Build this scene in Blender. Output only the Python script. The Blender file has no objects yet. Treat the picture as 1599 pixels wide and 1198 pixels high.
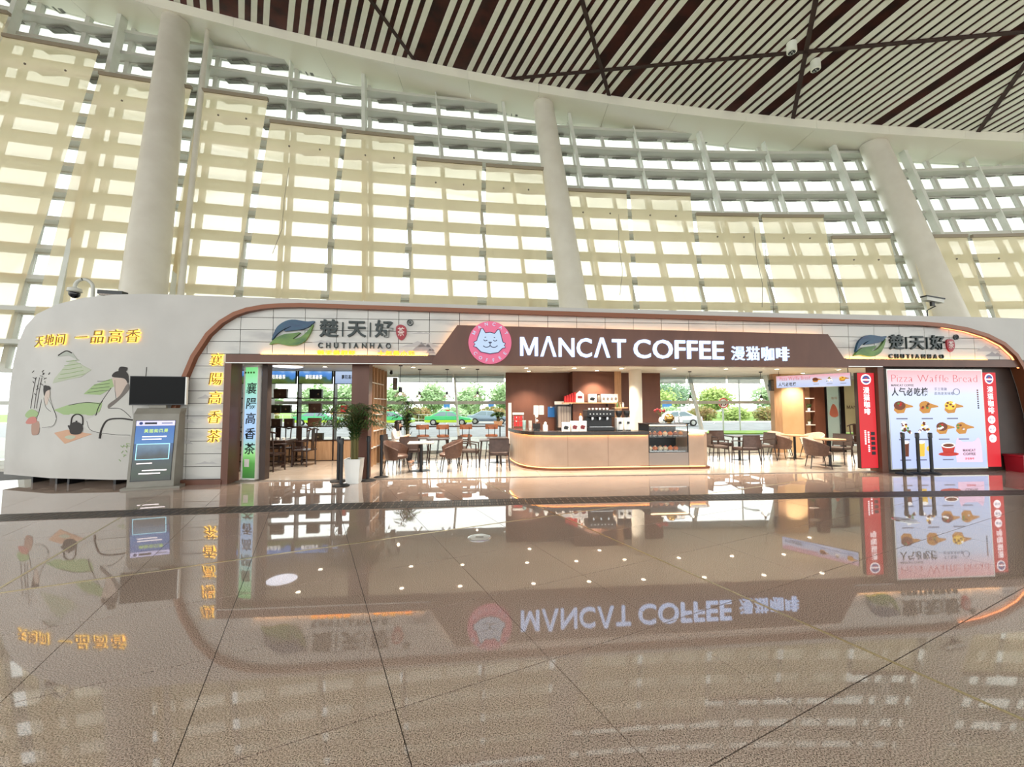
import bpy, bmesh, math, random
from mathutils import Vector, Matrix
from mathutils.geometry import delaunay_2d_cdt
R = math.radians; PI = math.pi
random.seed(7)
scn = bpy.context.scene
COL = scn.collection
# ------------------------------------------------------------------ camera, world, exposure
cam_d = bpy.data.cameras.new('camera'); cam = bpy.data.objects.new('camera', cam_d); COL.objects.link(cam)
cam_d.sensor_width = 36; cam_d.lens = 36*640/1599; cam_d.clip_end = 600
cam.location = (0, 0, 1.65)
cam.matrix_world = Matrix.Translation((0, 0, 1.65)) @ Matrix.Rotation(PI/2 + math.atan(35/640), 4, 'X') @ Matrix.Rotation(-0.002, 4, 'Z')
scn.camera = cam
wd = bpy.data.worlds.new('sky'); scn.world = wd; wd.use_nodes = True
bg = wd.node_tree.nodes['Background']; bg.inputs['Color'].default_value = (.965, 1.0, .98, 1); bg.inputs['Strength'].default_value = 3.0
vs = scn.view_settings; vs.view_transform = 'Standard'; vs.look = 'None'; vs.gamma = 1; vs.exposure = 0.04; vs.use_curve_mapping = False

# ------------------------------------------------------------------ helpers
def lin(c): return tuple(((x/255)/12.92 if x/255 <= .04045 else ((x/255+.055)/1.055)**2.4) for x in c)
MATS = {}
def mat(name, rgb=(200, 200, 200), rough=.5, metal=0, emit=0, ergb=None, alpha=None, ior=1.5, spec=.5, coat=0):
    if name in MATS: return MATS[name]
    m = bpy.data.materials.new(name); m.use_nodes = True; MATS[name] = m
    b = m.node_tree.nodes['Principled BSDF']
    b.inputs['Base Color'].default_value = (*lin(rgb), 1); b.inputs['Roughness'].default_value = rough
    b.inputs['Metallic'].default_value = metal; b.inputs['IOR'].default_value = ior
    b.inputs['Specular IOR Level'].default_value = spec; b.inputs['Coat Weight'].default_value = coat
    if emit:
        b.inputs['Emission Color'].default_value = (*lin(ergb or rgb), 1); b.inputs['Emission Strength'].default_value = emit
    return m
def noisy(name, a, b, scale=8, rough=.5, metal=0, detail=4, stretch=(1, 1, 1), pos='Object', lo=.35, hi=.65, bump=0, spec=.5):
    if name in MATS: return MATS[name]
    m = mat(name, a, rough, metal, spec=spec); nt = m.node_tree; n = nt.nodes; l = nt.links; p = n['Principled BSDF']
    if pos == 'World': src = n.new('ShaderNodeNewGeometry').outputs['Position']
    else: src = n.new('ShaderNodeTexCoord').outputs['Object']
    mp = n.new('ShaderNodeMapping'); mp.inputs['Scale'].default_value = stretch; l.new(src, mp.inputs['Vector'])
    t = n.new('ShaderNodeTexNoise'); t.inputs['Scale'].default_value = scale; t.inputs['Detail'].default_value = detail; l.new(mp.outputs[0], t.inputs['Vector'])
    r = n.new('ShaderNodeValToRGB'); e = r.color_ramp.elements
    e[0].position = lo; e[1].position = hi; e[0].color = (*lin(a), 1); e[1].color = (*lin(b), 1)
    l.new(t.outputs['Fac'], r.inputs['Fac']); l.new(r.outputs['Color'], p.inputs['Base Color'])
    if bump:
        bn = n.new('ShaderNodeBump'); bn.inputs['Strength'].default_value = bump; bn.inputs['Distance'].default_value = .01
        l.new(t.outputs['Fac'], bn.inputs['Height']); l.new(bn.outputs[0], p.inputs['Normal'])
    return m
def gradient_emit(name, stops, axis='Z', lo=0, hi=1, strength=1.0, noise=0, nscale=4):
    """backlit print: colour bands along a local axis (flat print of a light box)"""
    if name in MATS: return MATS[name]
    m = mat(name, (250, 250, 250), .35); nt = m.node_tree; n = nt.nodes; l = nt.links; p = n['Principled BSDF']
    tc = n.new('ShaderNodeTexCoord'); sx = n.new('ShaderNodeSeparateXYZ'); l.new(tc.outputs['Object'], sx.inputs[0])
    mr = n.new('ShaderNodeMapRange'); mr.inputs['From Min'].default_value = lo; mr.inputs['From Max'].default_value = hi
    src = sx.outputs[axis]
    if noise:
        t = n.new('ShaderNodeTexNoise'); t.inputs['Scale'].default_value = nscale; t.inputs['Detail'].default_value = 5; l.new(tc.outputs['Object'], t.inputs['Vector'])
        ma = n.new('ShaderNodeMath'); ma.operation = 'MULTIPLY_ADD'; ma.inputs[1].default_value = noise; l.new(t.outputs['Fac'], ma.inputs[0]); l.new(src, ma.inputs[2])
        src = ma.outputs[0]
    l.new(src, mr.inputs['Value'])
    r = n.new('ShaderNodeValToRGB'); els = r.color_ramp.elements
    els[0].position = stops[0][0]; els[0].color = (*lin(stops[0][1]), 1); els[1].position = stops[-1][0]; els[1].color = (*lin(stops[-1][1]), 1)
    for s, c in stops[1:-1]: e = els.new(s); e.color = (*lin(c), 1)
    l.new(mr.outputs[0], r.inputs['Fac']); l.new(r.outputs['Color'], p.inputs['Emission Color']); p.inputs['Emission Strength'].default_value = strength
    p.inputs['Base Color'].default_value = (.05, .05, .05, 1)
    return m

class MB:
    def __init__(s): s.v = []; s.f = []
    def add(s, vs, fs):
        k = len(s.v); s.v += [tuple(p) for p in vs]; s.f += [tuple(i+k for i in f) for f in fs]; return s
    def box(s, x0, x1, y0, y1, z0, z1, fn=None):
        vs = [(x, y, z) for z in (z0, z1) for y in (y0, y1) for x in (x0, x1)]
        if fn: vs = [fn(*p) for p in vs]
        return s.add(vs, [(0, 2, 3, 1), (4, 5, 7, 6), (0, 1, 5, 4), (2, 6, 7, 3), (0, 4, 6, 2), (1, 3, 7, 5)])
    def rbox(s, c, size, rz=0, ry=0, rx=0):
        M = Matrix.Translation(c) @ Matrix.Rotation(rz, 4, 'Z') @ Matrix.Rotation(ry, 4, 'Y') @ Matrix.Rotation(rx, 4, 'X')
        h = [d/2 for d in size]
        return s.box(-h[0], h[0], -h[1], h[1], -h[2], h[2], lambda x, y, z: tuple(M @ Vector((x, y, z))))
    def tube(s, pts, r, n=8, caps=True):
        pts = [Vector(p) for p in pts]; N = len(pts); rs = r if isinstance(r, (list, tuple)) else [r]*N
        rings = []; ref = None
        for i, p in enumerate(pts):
            t = (pts[min(i+1, N-1)]-pts[max(i-1, 0)]).normalized()
            if ref is None: ref = Vector((0, 0, 1)) if abs(t.z) < .9 else Vector((1, 0, 0))
            a = t.cross(ref); a = a.normalized() if a.length > 1e-6 else t.orthogonal().normalized(); b = t.cross(a).normalized(); ref = -(a.cross(t)).normalized() if False else ref
            rings.append([tuple(p+(a*math.cos(2*PI*k/n)+b*math.sin(2*PI*k/n))*rs[i]) for k in range(n)])
        vs = [q for ring in rings for q in ring]; fs = []
        for i in range(N-1):
            for k in range(n): fs.append((i*n+k, i*n+(k+1) % n, (i+1)*n+(k+1) % n, (i+1)*n+k))
        if caps: fs.append(tuple(range(n))[::-1]); fs.append(tuple((N-1)*n+k for k in range(n)))
        return s.add(vs, fs)
    def lathe(s, prof, n=16, c=(0, 0, 0), sx=1, sy=1, caps=True):
        vs = [(c[0]+r*math.cos(2*PI*k/n)*sx, c[1]+r*math.sin(2*PI*k/n)*sy, c[2]+z) for r, z in prof for k in range(n)]; fs = []
        for i in range(len(prof)-1):
            for k in range(n): fs.append((i*n+k, i*n+(k+1) % n, (i+1)*n+(k+1) % n, (i+1)*n+k))
        if caps: fs.append(tuple(range(n))[::-1]); fs.append(tuple((len(prof)-1)*n+k for k in range(n)))
        return s.add(vs, fs)
    def prism(s, poly, y0, y1, fn=None):           # (x,z) outline pushed along y
        n = len(poly); vs = [(x, y0, z) for x, z in poly]+[(x, y1, z) for x, z in poly]
        if fn: vs = [fn(*p) for p in vs]
        return s.add(vs, [tuple(range(n)), tuple(range(n, 2*n))[::-1]]+[((i+1) % n, i, n+i, n+(i+1) % n) for i in range(n)])
    def prismz(s, poly, z0, z1):                   # (x,y) outline pushed along z
        n = len(poly); vs = [(x, y, z0) for x, y in poly]+[(x, y, z1) for x, y in poly]
        return s.add(vs, [tuple(range(n))[::-1], tuple(range(n, 2*n))]+[(i, (i+1) % n, n+(i+1) % n, n+i) for i in range(n)])
    def grid(s, fn, nu, nv, wrap=False):
        vs = [fn(i/nu, j/nv) for j in range(nv+1) for i in range(nu+(0 if wrap else 1))]; w = nu+(0 if wrap else 1); fs = []
        for j in range(nv):
            for i in range(nu):
                a = j*w+i; b = j*w+(i+1) % w; fs.append((a, b, b+w, a+w))
        return s.add(vs, fs)
    def ball(s, c, r, n=12, m=8):
        rx, ry, rz = r if isinstance(r, (list, tuple)) else (r, r, r)
        prof = [(math.sin(PI*i/m), -math.cos(PI*i/m)) for i in range(m+1)]
        prof[0] = (.02, -1); prof[-1] = (.02, 1)
        vs = [(c[0]+a*math.cos(2*PI*k/n)*rx, c[1]+a*math.sin(2*PI*k/n)*ry, c[2]+z*rz) for a, z in prof for k in range(n)]; fs = []
        for i in range(m):
            for k in range(n): fs.append((i*n+k, i*n+(k+1) % n, (i+1)*n+(k+1) % n, (i+1)*n+k))
        fs.append(tuple(range(n))[::-1]); fs.append(tuple(m*n+k for k in range(n)))
        return s.add(vs, fs)
    def plate(s, outline, y0, y1, fn=None, step=None):   # triangulated (x,z) outline with inner points, thickness y0..y1
        pts = [Vector(p) for p in outline]; n = len(pts); ed = [(i, (i+1) % n) for i in range(n)]
        if step:
            xs = [p[0] for p in outline]; zs = [p[1] for p in outline]; x = min(xs)+step/2
            while x < max(xs):
                z = min(zs)+step/2
                while z < max(zs):
                    if inside((x, z), outline): pts.append(Vector((x, z)))
                    z += step
                x += step
        vs, es, fs, *_ = delaunay_2d_cdt(pts, ed, [tuple(range(n))], 1, 1e-5)
        m = len(vs); V = [(p.x, y0, p.y) for p in vs]+[(p.x, y1, p.y) for p in vs]
        if fn: V = [fn(*p) for p in V]
        from collections import Counter
        cnt = Counter(); 
        for f in fs:
            for i in range(len(f)): cnt[tuple(sorted((f[i], f[(i+1) % len(f)])))] += 1
        F = []
        for f in fs:
            F.append(tuple(f)); F.append(tuple(i+m for i in f)[::-1])
            for i in range(len(f)):
                a, b = f[i], f[(i+1) % len(f)]
                if cnt[tuple(sorted((a, b)))] == 1: F.append((b, a, a+m, b+m))
        return s.add(V, F)
    def mesh(s, name, m=None, smooth=False):
        me = bpy.data.meshes.new(name); me.from_pydata(s.v, [], s.f); me.update()
        if m: me.materials.append(m)
        if smooth:
            me.polygons.foreach_set('use_smooth', [True]*len(me.polygons)); me.set_sharp_from_angle(angle=R(40))
        return me
    def o(s, name, m, parent=None, loc=None, rz=0, smooth=False, bevel=0):
        ob = bpy.data.objects.new(name, s.mesh(name, m, smooth)); COL.objects.link(ob)
        if parent: ob.parent = parent
        if loc is not None: ob.location = loc
        ob.rotation_euler.z = rz
        if bevel:
            b = ob.modifiers.new('bevel', 'BEVEL'); b.width = bevel; b.segments = 2; b.limit_method = 'ANGLE'
        return ob
def inside(p, poly):
    x, y = p; c = False; n = len(poly)
    for i in range(n):
        (x1, y1), (x2, y2) = poly[i], poly[(i+1) % n]
        if (y1 > y) != (y2 > y) and x < (x2-x1)*(y-y1)/(y2-y1)+x1: c = not c
    return c
def clip(poly, conv):                                  # clip a polygon by a convex counter-clockwise outline
    out = list(poly)
    for i in range(len(conv)):
        a, b = conv[i], conv[(i+1) % len(conv)]; inp = out; out = []
        def side(p): return (b[0]-a[0])*(p[1]-a[1])-(b[1]-a[1])*(p[0]-a[0])
        for j in range(len(inp)):
            p, q = inp[j], inp[(j+1) % len(inp)]; sp, sq = side(p), side(q)
            if sp >= 0: out.append(p)
            if (sp >= 0) != (sq >= 0):
                t = sp/(sp-sq); out.append((p[0]+(q[0]-p[0])*t, p[1]+(q[1]-p[1])*t))
        if not out: return []
    res = []
    for p in out:
        if not res or (abs(p[0]-res[-1][0])+abs(p[1]-res[-1][1])) > 1e-4: res.append(p)
    return res if len(res) > 2 else []

YAW = math.atan2(1.45, 18.4); P0 = Vector((-6.2, 9.1, 0)); TU = Vector((math.cos(YAW), math.sin(YAW), 0)); TV = Vector((-math.sin(YAW), math.cos(YAW), 0))
def W(u, v, z=0): p = P0+TU*u+TV*v; return (p.x, p.y, z)
def tag(o, label, cat=None, group=None, kind=None):
    if label: o['label'] = label
    if cat: o['category'] = cat
    if group: o['group'] = group
    if kind: o['kind'] = kind
    return o
def empty(name, loc=(0, 0, 0), rz=0):
    o = bpy.data.objects.new(name, None); COL.objects.link(o); o.location = loc; o.rotation_euler.z = rz; o.empty_display_size = .1; return o
def thing(name, label, cat, u, v, z=0, rot=0, group=None):
    return tag(empty(name, W(u, v, z), YAW+rot), label, cat, group)
def struct(name, label=None, booth=True):
    o = empty(name, P0 if booth else (0, 0, 0), YAW if booth else 0); return tag(o, label, kind='structure')
def cpy(o, parent=None):
    c = o.copy(); COL.objects.link(c); c.parent = parent
    for ch in o.children: cpy(ch, c)
    return c
def place(proto, used, u, v, rot, label, group=None, z=0):
    o = proto if proto.name not in used else cpy(proto)
    used.add(proto.name); o.location = W(u, v, z); o.rotation_euler.z = YAW+rot; o['label'] = label
    if group: o['group'] = group
    return o
GL = {}
def glyph(ch, bold, ext):
    k = (ch, round(bold, 4), round(ext, 4))
    if ch == 'M' and k not in GL:
        b = MB().plate([(0, 0), (.13, 0), (.13, .46), (.32, .03), (.42, .03), (.61, .46), (.61, 0), (.74, 0), (.74, .7), (.58, .7), (.37, .22), (.16, .7), (0, .7)], -ext/2, ext/2)
        GL[k] = ([(p[0], p[2], p[1]) for p in b.v], [f[::-1] for f in b.f], 0, .74)
    if k not in GL:
        c = bpy.data.curves.new('glyph', 'FONT'); c.body = ch; c.extrude = ext/2; c.offset = bold; c.resolution_u = 3; c.size = 1
        o = bpy.data.objects.new('glyph', c); COL.objects.link(o); bpy.context.view_layer.update()
        me = bpy.data.meshes.new_from_object(o.evaluated_get(bpy.context.evaluated_depsgraph_get()))
        bpy.data.objects.remove(o); bpy.data.curves.remove(c)
        V = [tuple(v.co) for v in me.vertices]; F = [tuple(p.vertices) for p in me.polygons]; bpy.data.meshes.remove(me)
        GL[k] = (V, F, min(p[0] for p in V), max(p[0] for p in V))
    return GL[k]
def letters(parent, s, m, x0, z0, h, y=0, w=None, depth=.02, bold=0, shear=0, track=.1, vertical=False, name='letter', sq=1, fn=None, join=False, cjk=None):
    """one mesh per character; x0,z0 lower left (upper left when vertical), h character height, y is the back face"""
    cj = ord(max(s)) > 0x2e80 if cjk is None else cjk
    size = h/.93 if cj else h/.7; dz = .09*size if cj else 0
    items = []; x = 0
    for ch in s:
        if ch == ' ': x += .32; continue
        V, F, a, b = glyph(ch, bold, depth/size)
        if cj: items.append((V, F, x)); x += 1+track
        else: items.append((V, F, x-a)); x += b-a+track
    tot = (x-track)*size; kx = (w/tot if w else 1)*sq
    allb = MB(); out = []
    for i, (V, F, xo) in enumerate(items):
        b = MB() if not join else allb; pv = []
        for p in V:
            if vertical: X = x0+(p[0]*size)*kx+shear*p[1]*size; Z = z0-size*.93-i*size*(1+track)+p[1]*size+dz
            else: X = x0+((xo+p[0])*size)*kx+shear*p[1]*size; Z = z0+p[1]*size+dz
            q = (X, y-depth/2-p[2]*size, Z); pv.append(fn(*q) if fn else q)
        b.add(pv, F)
        if not join: out.append(b.o(name, m, parent))
    if join: out.append(allb.o(name, m, parent))
    return out

# ------------------------------------------------------------------ materials
M_white = noisy('white paint', (226, 228, 220), (216, 219, 209), 2, .45)
M_shell = noisy('shell white paint', (198, 195, 190), (190, 187, 182), 1.2, .5)
M_metal = mat('painted grey metal', (205, 205, 196), .4)
M_alu = mat('aluminium', (190, 190, 186), .3, .7)
M_brown = noisy('brown laminate', (106, 67, 51), (96, 59, 45), 3, .45, stretch=(1, 1, .3))
M_copper = mat('copper brown metal', (120, 70, 43), .35, .3)
M_dbrown = noisy('dark brown panel', (62, 45, 38), (54, 38, 32), 3, .5)
M_wood = noisy('light oak', (196, 158, 122), (178, 138, 102), 4, .5, stretch=(8, 8, .6))
M_darkwood = noisy('dark walnut', (58, 40, 33), (40, 27, 22), 5, .35, stretch=(6, 6, 1))
M_black = mat('black plastic', (22, 23, 26), .4)
M_blackm = mat('black metal', (28, 28, 31), .35, .3)
M_leather = noisy('brown leather', (98, 72, 60), (84, 60, 50), 14, .45, bump=.1)
M_fabric = noisy('grey brown fabric', (88, 76, 70), (74, 64, 60), 40, .9)
M_cream = noisy('cream leather', (214, 204, 188), (200, 188, 170), 14, .5)
M_cer = mat('white ceramic', (238, 238, 234), .15)
M_leaf = noisy('palm leaf green', (44, 74, 36), (70, 104, 50), 6, .5)
M_stem = mat('plant stem', (110, 104, 58), .6)
M_red = mat('red card', (205, 42, 44), .5)
M_card = mat('white card', (236, 232, 228), .6)
M_skin = mat('skin', (224, 178, 152), .5)
M_hair = mat('dark hair', (36, 26, 24), .4)
M_rubber = mat('black rubber', (26, 26, 28), .7)
M_steel = mat('steel', (200, 202, 204), .2, .9)
def floor_mat():
    m = mat('polished granite', (150, 130, 118), .04, spec=.7, coat=.35); nt = m.node_tree; n = nt.nodes; l = nt.links; p = n['Principled BSDF']
    pos = n.new('ShaderNodeNewGeometry').outputs['Position']
    t = n.new('ShaderNodeTexNoise'); t.inputs['Scale'].default_value = 140; t.inputs['Detail'].default_value = 3; t.inputs['Roughness'].default_value = .7; l.new(pos, t.inputs['Vector'])
    r = n.new('ShaderNodeValToRGB'); e = r.color_ramp.elements
    e[0].position = .39; e[0].color = (*lin((62, 48, 42)), 1); e[1].position = .59; e[1].color = (*lin((250, 228, 212)), 1)
    k = e.new(.47); k.color = (*lin((188, 161, 145)), 1)
    l.new(t.outputs['Fac'], r.inputs['Fac'])
    t2 = n.new('ShaderNodeTexNoise'); t2.inputs['Scale'].default_value = .5; t2.inputs['Detail'].default_value = 3; l.new(pos, t2.inputs['Vector'])
    mx = n.new('ShaderNodeMix'); mx.data_type = 'RGBA'; mx.blend_type = 'MULTIPLY'; mx.inputs['Factor'].default_value = .35
    l.new(r.outputs['Color'], mx.inputs['A']); l.new(t2.outputs['Fac'], mx.inputs['B']); l.new(mx.outputs['Result'], p.inputs['Base Color'])
    r2 = n.new('ShaderNodeMapRange'); p.inputs['Coat Roughness'].default_value = .01; r2.inputs['To Min'].default_value = .012; r2.inputs['To Max'].default_value = .045; l.new(t2.outputs['Fac'], r2.inputs['Value']); l.new(r2.outputs[0], p.inputs['Roughness'])
    return m
M_granite = floor_mat()
M_joint = mat('dark floor joint', (52, 44, 38), .6)
M_strip = mat('brass strip', (196, 178, 140), .25, .8)
M_grate = noisy('grating metal', (140, 130, 120), (112, 102, 94), 30, .4, .4)
M_ctile = noisy('beige cafe tile', (196, 186, 174), (184, 172, 160), 2, .12, pos='World', spec=.6)
M_ground = noisy('outdoor paving', (168, 168, 162), (152, 152, 146), .6, .8)
M_road = noisy('asphalt road', (140, 143, 146), (124, 127, 130), .8, .8)
M_grass = noisy('lawn', (130, 160, 70), (108, 142, 58), 1.5, .9)
def thin_glass(name, tint, gl=.06, rough=.0):
    m = bpy.data.materials.new(name); m.use_nodes = True; nt = m.node_tree; n = nt.nodes; l = nt.links
    n.remove(n['Principled BSDF']); out = n['Material Output']
    t = n.new('ShaderNodeBsdfTransparent'); t.inputs[0].default_value = (*tint, 1)
    g = n.new('ShaderNodeBsdfGlossy'); g.inputs['Roughness'].default_value = rough
    f = n.new('ShaderNodeFresnel'); f.inputs[0].default_value = 1.45; k = n.new('ShaderNodeMath'); k.operation = 'MULTIPLY'; k.inputs[1].default_value = gl*10; k.use_clamp = True
    mx = n.new('ShaderNodeMixShader'); l.new(f.outputs[0], k.inputs[0]); l.new(k.outputs[0], mx.inputs[0]); l.new(t.outputs[0], mx.inputs[1]); l.new(g.outputs[0], mx.inputs[2]); l.new(mx.outputs[0], out.inputs[0])
    return m
M_glass = thin_glass('window glass', (.972, .986, .976), .05)
M_cglass = thin_glass('clear glass', (.97, .98, .975), .08)
def sheer(name, col, see, tcol):
    m = bpy.data.materials.new(name); m.use_nodes = True; nt = m.node_tree; n = nt.nodes; l = nt.links
    n.remove(n['Principled BSDF']); out = n['Material Output']
    tl = n.new('ShaderNodeBsdfTranslucent'); tl.inputs[0].default_value = (*lin(tcol), 1)
    df = n.new('ShaderNodeBsdfDiffuse'); df.inputs[0].default_value = (*lin(col), 1)
    tr = n.new('ShaderNodeBsdfTransparent'); tr.inputs[0].default_value = (1, .97, .9, 1)
    a = n.new('ShaderNodeMixShader'); a.inputs[0].default_value = .18; l.new(tl.outputs[0], a.inputs[1]); l.new(df.outputs[0], a.inputs[2])
    b = n.new('ShaderNodeMixShader'); b.inputs[0].default_value = see; l.new(a.outputs[0], b.inputs[1]); l.new(tr.outputs[0], b.inputs[2]); l.new(b.outputs[0], out.inputs[0])
    return m
M_curtain = sheer('cream sheer curtain', (236, 222, 194), .3, (255, 238, 206))
M_blind = sheer('grey roller blind', (150, 158, 162), .35, (190, 200, 205))
M_bblind = sheer('beige roller blind', (190, 176, 150), .12, (200, 186, 156))

# ------------------------------------------------------------------ hall floor
TA = R(26.2); PIT = .985
def ab(a, b): return (a*math.cos(TA)-b*math.sin(TA), a*math.sin(TA)+b*math.cos(TA))
floor = MB().box(-38, 34, -17, 13.2, -.3, -.012).o('floor', M_granite)
tag(floor, 'polished speckled granite hall floor with diagonal tile joints', kind='structure')
MB().box(-15, 17, .8, 10.6, -.012, -.007).o('joint_bed', M_joint, floor)
tile_me = MB().prismz([(.0025, .0035), (PIT-.0025, .0035), (PIT-.0025, .9965), (.0025, .9965)], -.0065, 0).mesh('tile', M_granite)
for i in range(-14, 17):
    for j in range(-9, 12):
        x, y = ab(.455+i*PIT+PIT/2, 1.37+j*1.0+PIT/2)
        du = (Vector((x, y, 0))-P0).dot(TV)
        if y < 1.3 or abs(x) > 1.27*y+1.2 or du > .75: continue
        t = bpy.data.objects.new('tile', tile_me); COL.objects.link(t); t.parent = floor
        t.location = (*ab(.455+i*PIT, 1.37+j*1.0), 0); t.rotation_euler.z = TA
for k, (a0, a1, b0, b1) in enumerate([(3.395, 3.395, .2, 9.5), (-2.5, -2.5, .2, 9.5), (-8, 10, 5.36, 5.36)]):
    p, q = ab(a0, b0), ab(a1, b1); d = Vector((q[0]-p[0], q[1]-p[1])).normalized()*1; nx, ny = -d.y*.012, d.x*.012
    MB().prismz([(p[0]-nx, p[1]-ny), (q[0]-nx, q[1]-ny), (q[0]+nx, q[1]+ny), (p[0]+nx, p[1]+ny)], .0005, .0025).o('metal_strip', M_strip, floor)
def gy(x): return 7.16+.1*x-.0035*x*x
gr = tag(empty('drain_grating', (0, gy(0), 0)), 'long dark metal drain grating strip curving across the granite floor', 'grating')
seg = MB()
for k in range(4):
    for j in range(3): seg.box(-.246+.1245*k+.035*j, -.246+.1245*k+.035*j+.028, -.2, .2, .001, .006)
for y0 in (-.215, .2, -.008): seg.box(-.245, .245, y0, y0+.016, .001, .007)
seg_me = seg.mesh('grate_segment', noisy('dark grating metal', (84, 74, 68), (68, 60, 55), 30, .45, .3)); back_me = MB().box(-.25, .25, -.22, .22, .0004, .0012).mesh('channel', mat('drain channel', (150, 136, 124), .6))
for i in range(-23, 27):
    x = i*.498; s = math.atan(.1-.007*x)
    for me, nm in ((seg_me, 'grate_segment'), (back_me, 'channel')):
        o = bpy.data.objects.new(nm, me); COL.objects.link(o); o.parent = gr; o.location = (x, gy(x)-gy(0), 0); o.rotation_euler.z = s
for (x, y, lab) in ((-.41, 5.23, 'round steel floor socket cover in the middle of the granite floor'), (5.64, 5.98, 'round steel floor socket cover reflecting the menu light box at right')):
    t = tag(empty('floor_box', (x, y, 0)), lab, 'floor socket', 'round floor socket covers')
    MB().lathe([(.15, .001), (.15, .006), (.135, .009)], 28).o('rim', M_steel, t, smooth=True)
    MB().lathe([(.125, .0095), (.125, .012), (.12, .0125)], 28).o('lid', M_alu, t, smooth=True)
    MB().box(-.05, .05, -.02, .02, .0126, .015).o('flap', M_grate, t)

# ------------------------------------------------------------------ leaning curved glass facade
ZA, DZ = 14.754, 1.0189
def Yarc(X): return 18.317-.004823*(X-12.065)**2
def FP(X, z, off=0): return (X-.1014*(z-ZA), Yarc(X)+.2212*(z-ZA)+off, z)
def zs(x): return 14.6-.12*x
fac = struct('window_1', 'tall leaning curved glass facade with deep white transoms behind the cafe', False)
XL, XR = -31.55, 26.6
rows = [ZA-DZ*k for k in range(-3, 12)]+[2.70, 1.76, .12]
def sweep(name, z0, z1, o0, o1, xa, xb, m, parent, seglen=1.42):
    n = max(1, round((xb-xa)/seglen)); b = MB()
    pr = [(o0, z0), (o1, z0), (o1, z1), (o0, z1)]
    b.grid(lambda a, c: FP(xa+(xb-xa)*c, pr[int(round(a*4)) % 4][1], pr[int(round(a*4)) % 4][0]), 4, n, True)
    k = len(b.v); b.f += [(0, 1, 2, 3), (k-1, k-2, k-3, k-4)]
    return b.o(name, m, parent)
for z in rows:
    xb = min(XR, (14.6+1.2-z)/.12)
    if xb <= XL+1: continue
    cafe = z < 3
    t = sweep('transom', z-(.08 if not cafe else .05), z+.06, -.5 if not cafe else -.14, .02, XL, xb, M_metal, fac)
    sweep('transom_rail', z-.13 if not cafe else z-.05, z+.09 if not cafe else z+.05, -.06, .07, XL, xb, M_metal, t)
def upright(name, X, w, o0, o1, ztop, m, z0=0.):
    b = MB(); vs = []
    for z in (z0, ztop):
        for (dx, o) in ((-w/2, o0), (w/2, o0), (w/2, o1), (-w/2, o1)): vs.append(FP(X+dx, z, o))
    b.add(vs, [(0, 1, 2, 3)[::-1], (4, 5, 6, 7), (0, 1, 5, 4), (1, 2, 6, 5), (2, 3, 7, 6), (3, 0, 4, 7)]); return b.o(name, m, fac)
mains = [-28.7, -23.05, -17.4, -14.5, -11.7, -6.05, -.37, 2.46, 8.12, 13.84, 16.7, 22.4]; thins = [-31.5, -25.9, -20.2, -8.88, -3.2, 5.3, 11.0, 19.55, 25.2]
for X in mains:
    upright('mullion', X, .13, -.72, -.44, zs(X)+.3, M_white)
for X in thins: upright('slim_mullion', X, .045, -.53, -.3, zs(X)+.3, M_white)
for i in range(-8, 33):
    X = -20.2+1.4185*i
    upright('glazing_bar', X, .13, -.1, .05, zs(X)+.5, M_metal, 2.7)
CT = [(-99, 13.95), (-14.25, 13.0), (-8.9, 12.0), (-3.65, 11.0), (1.7, 10.05), (7.2, 9.15), (12.45, 8.2), (21, 8.2)]
def ctop(x):
    z = 13.95
    for a, b in CT:
        if x >= a: z = b
    return z
rest = MB(); npane = 0
for i in list(range(32))+list(range(-8, 0)):
    Xa = -20.2+1.4185*i+.065; Xb = Xa+1.4185-.13
    for k in range(len(rows)-4):
        zt, zb = rows[k]-.13, rows[k+1]+.09
        if zb > zs(Xa)+.3: continue
        vs = [FP(Xa, zb, 0), FP(Xb, zb, 0), FP(Xb, zt, 0), FP(Xa, zt, 0), FP(Xa, zb, .012), FP(Xb, zb, .012), FP(Xb, zt, .012), FP(Xa, zt, .012)]
        fs = [(0, 1, 2, 3), (7, 6, 5, 4), (1, 0, 4, 5), (2, 1, 5, 6), (3, 2, 6, 7), (0, 3, 7, 4)]
        if zb > ctop(Xa)-1.3 and npane < 290:
            npane += 1
            p = MB().add(vs, fs).o('pane', M_glass, fac)
            Xc = (Xa+Xb)/2; b = MB()
            for (xa, xb, h) in ((Xc-.4, Xc+.4, .025), (Xc-.22, Xc+.22, .055)):
                a0, a1 = FP(xa, zt-h, -.05), FP(xb, zt, -.02); b.box(a0[0], a1[0], min(a0[1], a1[1])-.02, max(a0[1], a1[1]), a0[2], a1[2])
            b.o('opener_arm', mat('opener grey', (120, 118, 110), .5), p)
        else: rest.add(vs, fs)
tag(rest.o('pane', M_glass, fac), None, kind='stuff')
# low cafe-level panes, two half bays wide
edges = sorted(mains+thins)
for a, b in zip(edges[:-1], edges[1:]):
    for zb, zt in ((.17, 1.71), (1.81, 2.65), (2.75, 3.4)):
        vs = [FP(a+.03, zb, 0), FP(b-.03, zb, 0), FP(b-.03, zt, 0), FP(a+.03, zt, 0), FP(a+.03, zb, .012), FP(b-.03, zb, .012), FP(b-.03, zt, .012), FP(a+.03, zt, .012)]
        MB().add(vs, [(0, 1, 2, 3), (7, 6, 5, 4), (1, 0, 4, 5), (2, 1, 5, 6), (3, 2, 6, 7), (0, 3, 7, 4)]).o('pane', M_glass, fac)
sweep('plinth', -.3, .07, -.3, .2, XL, XR, M_metal, fac)

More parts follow.
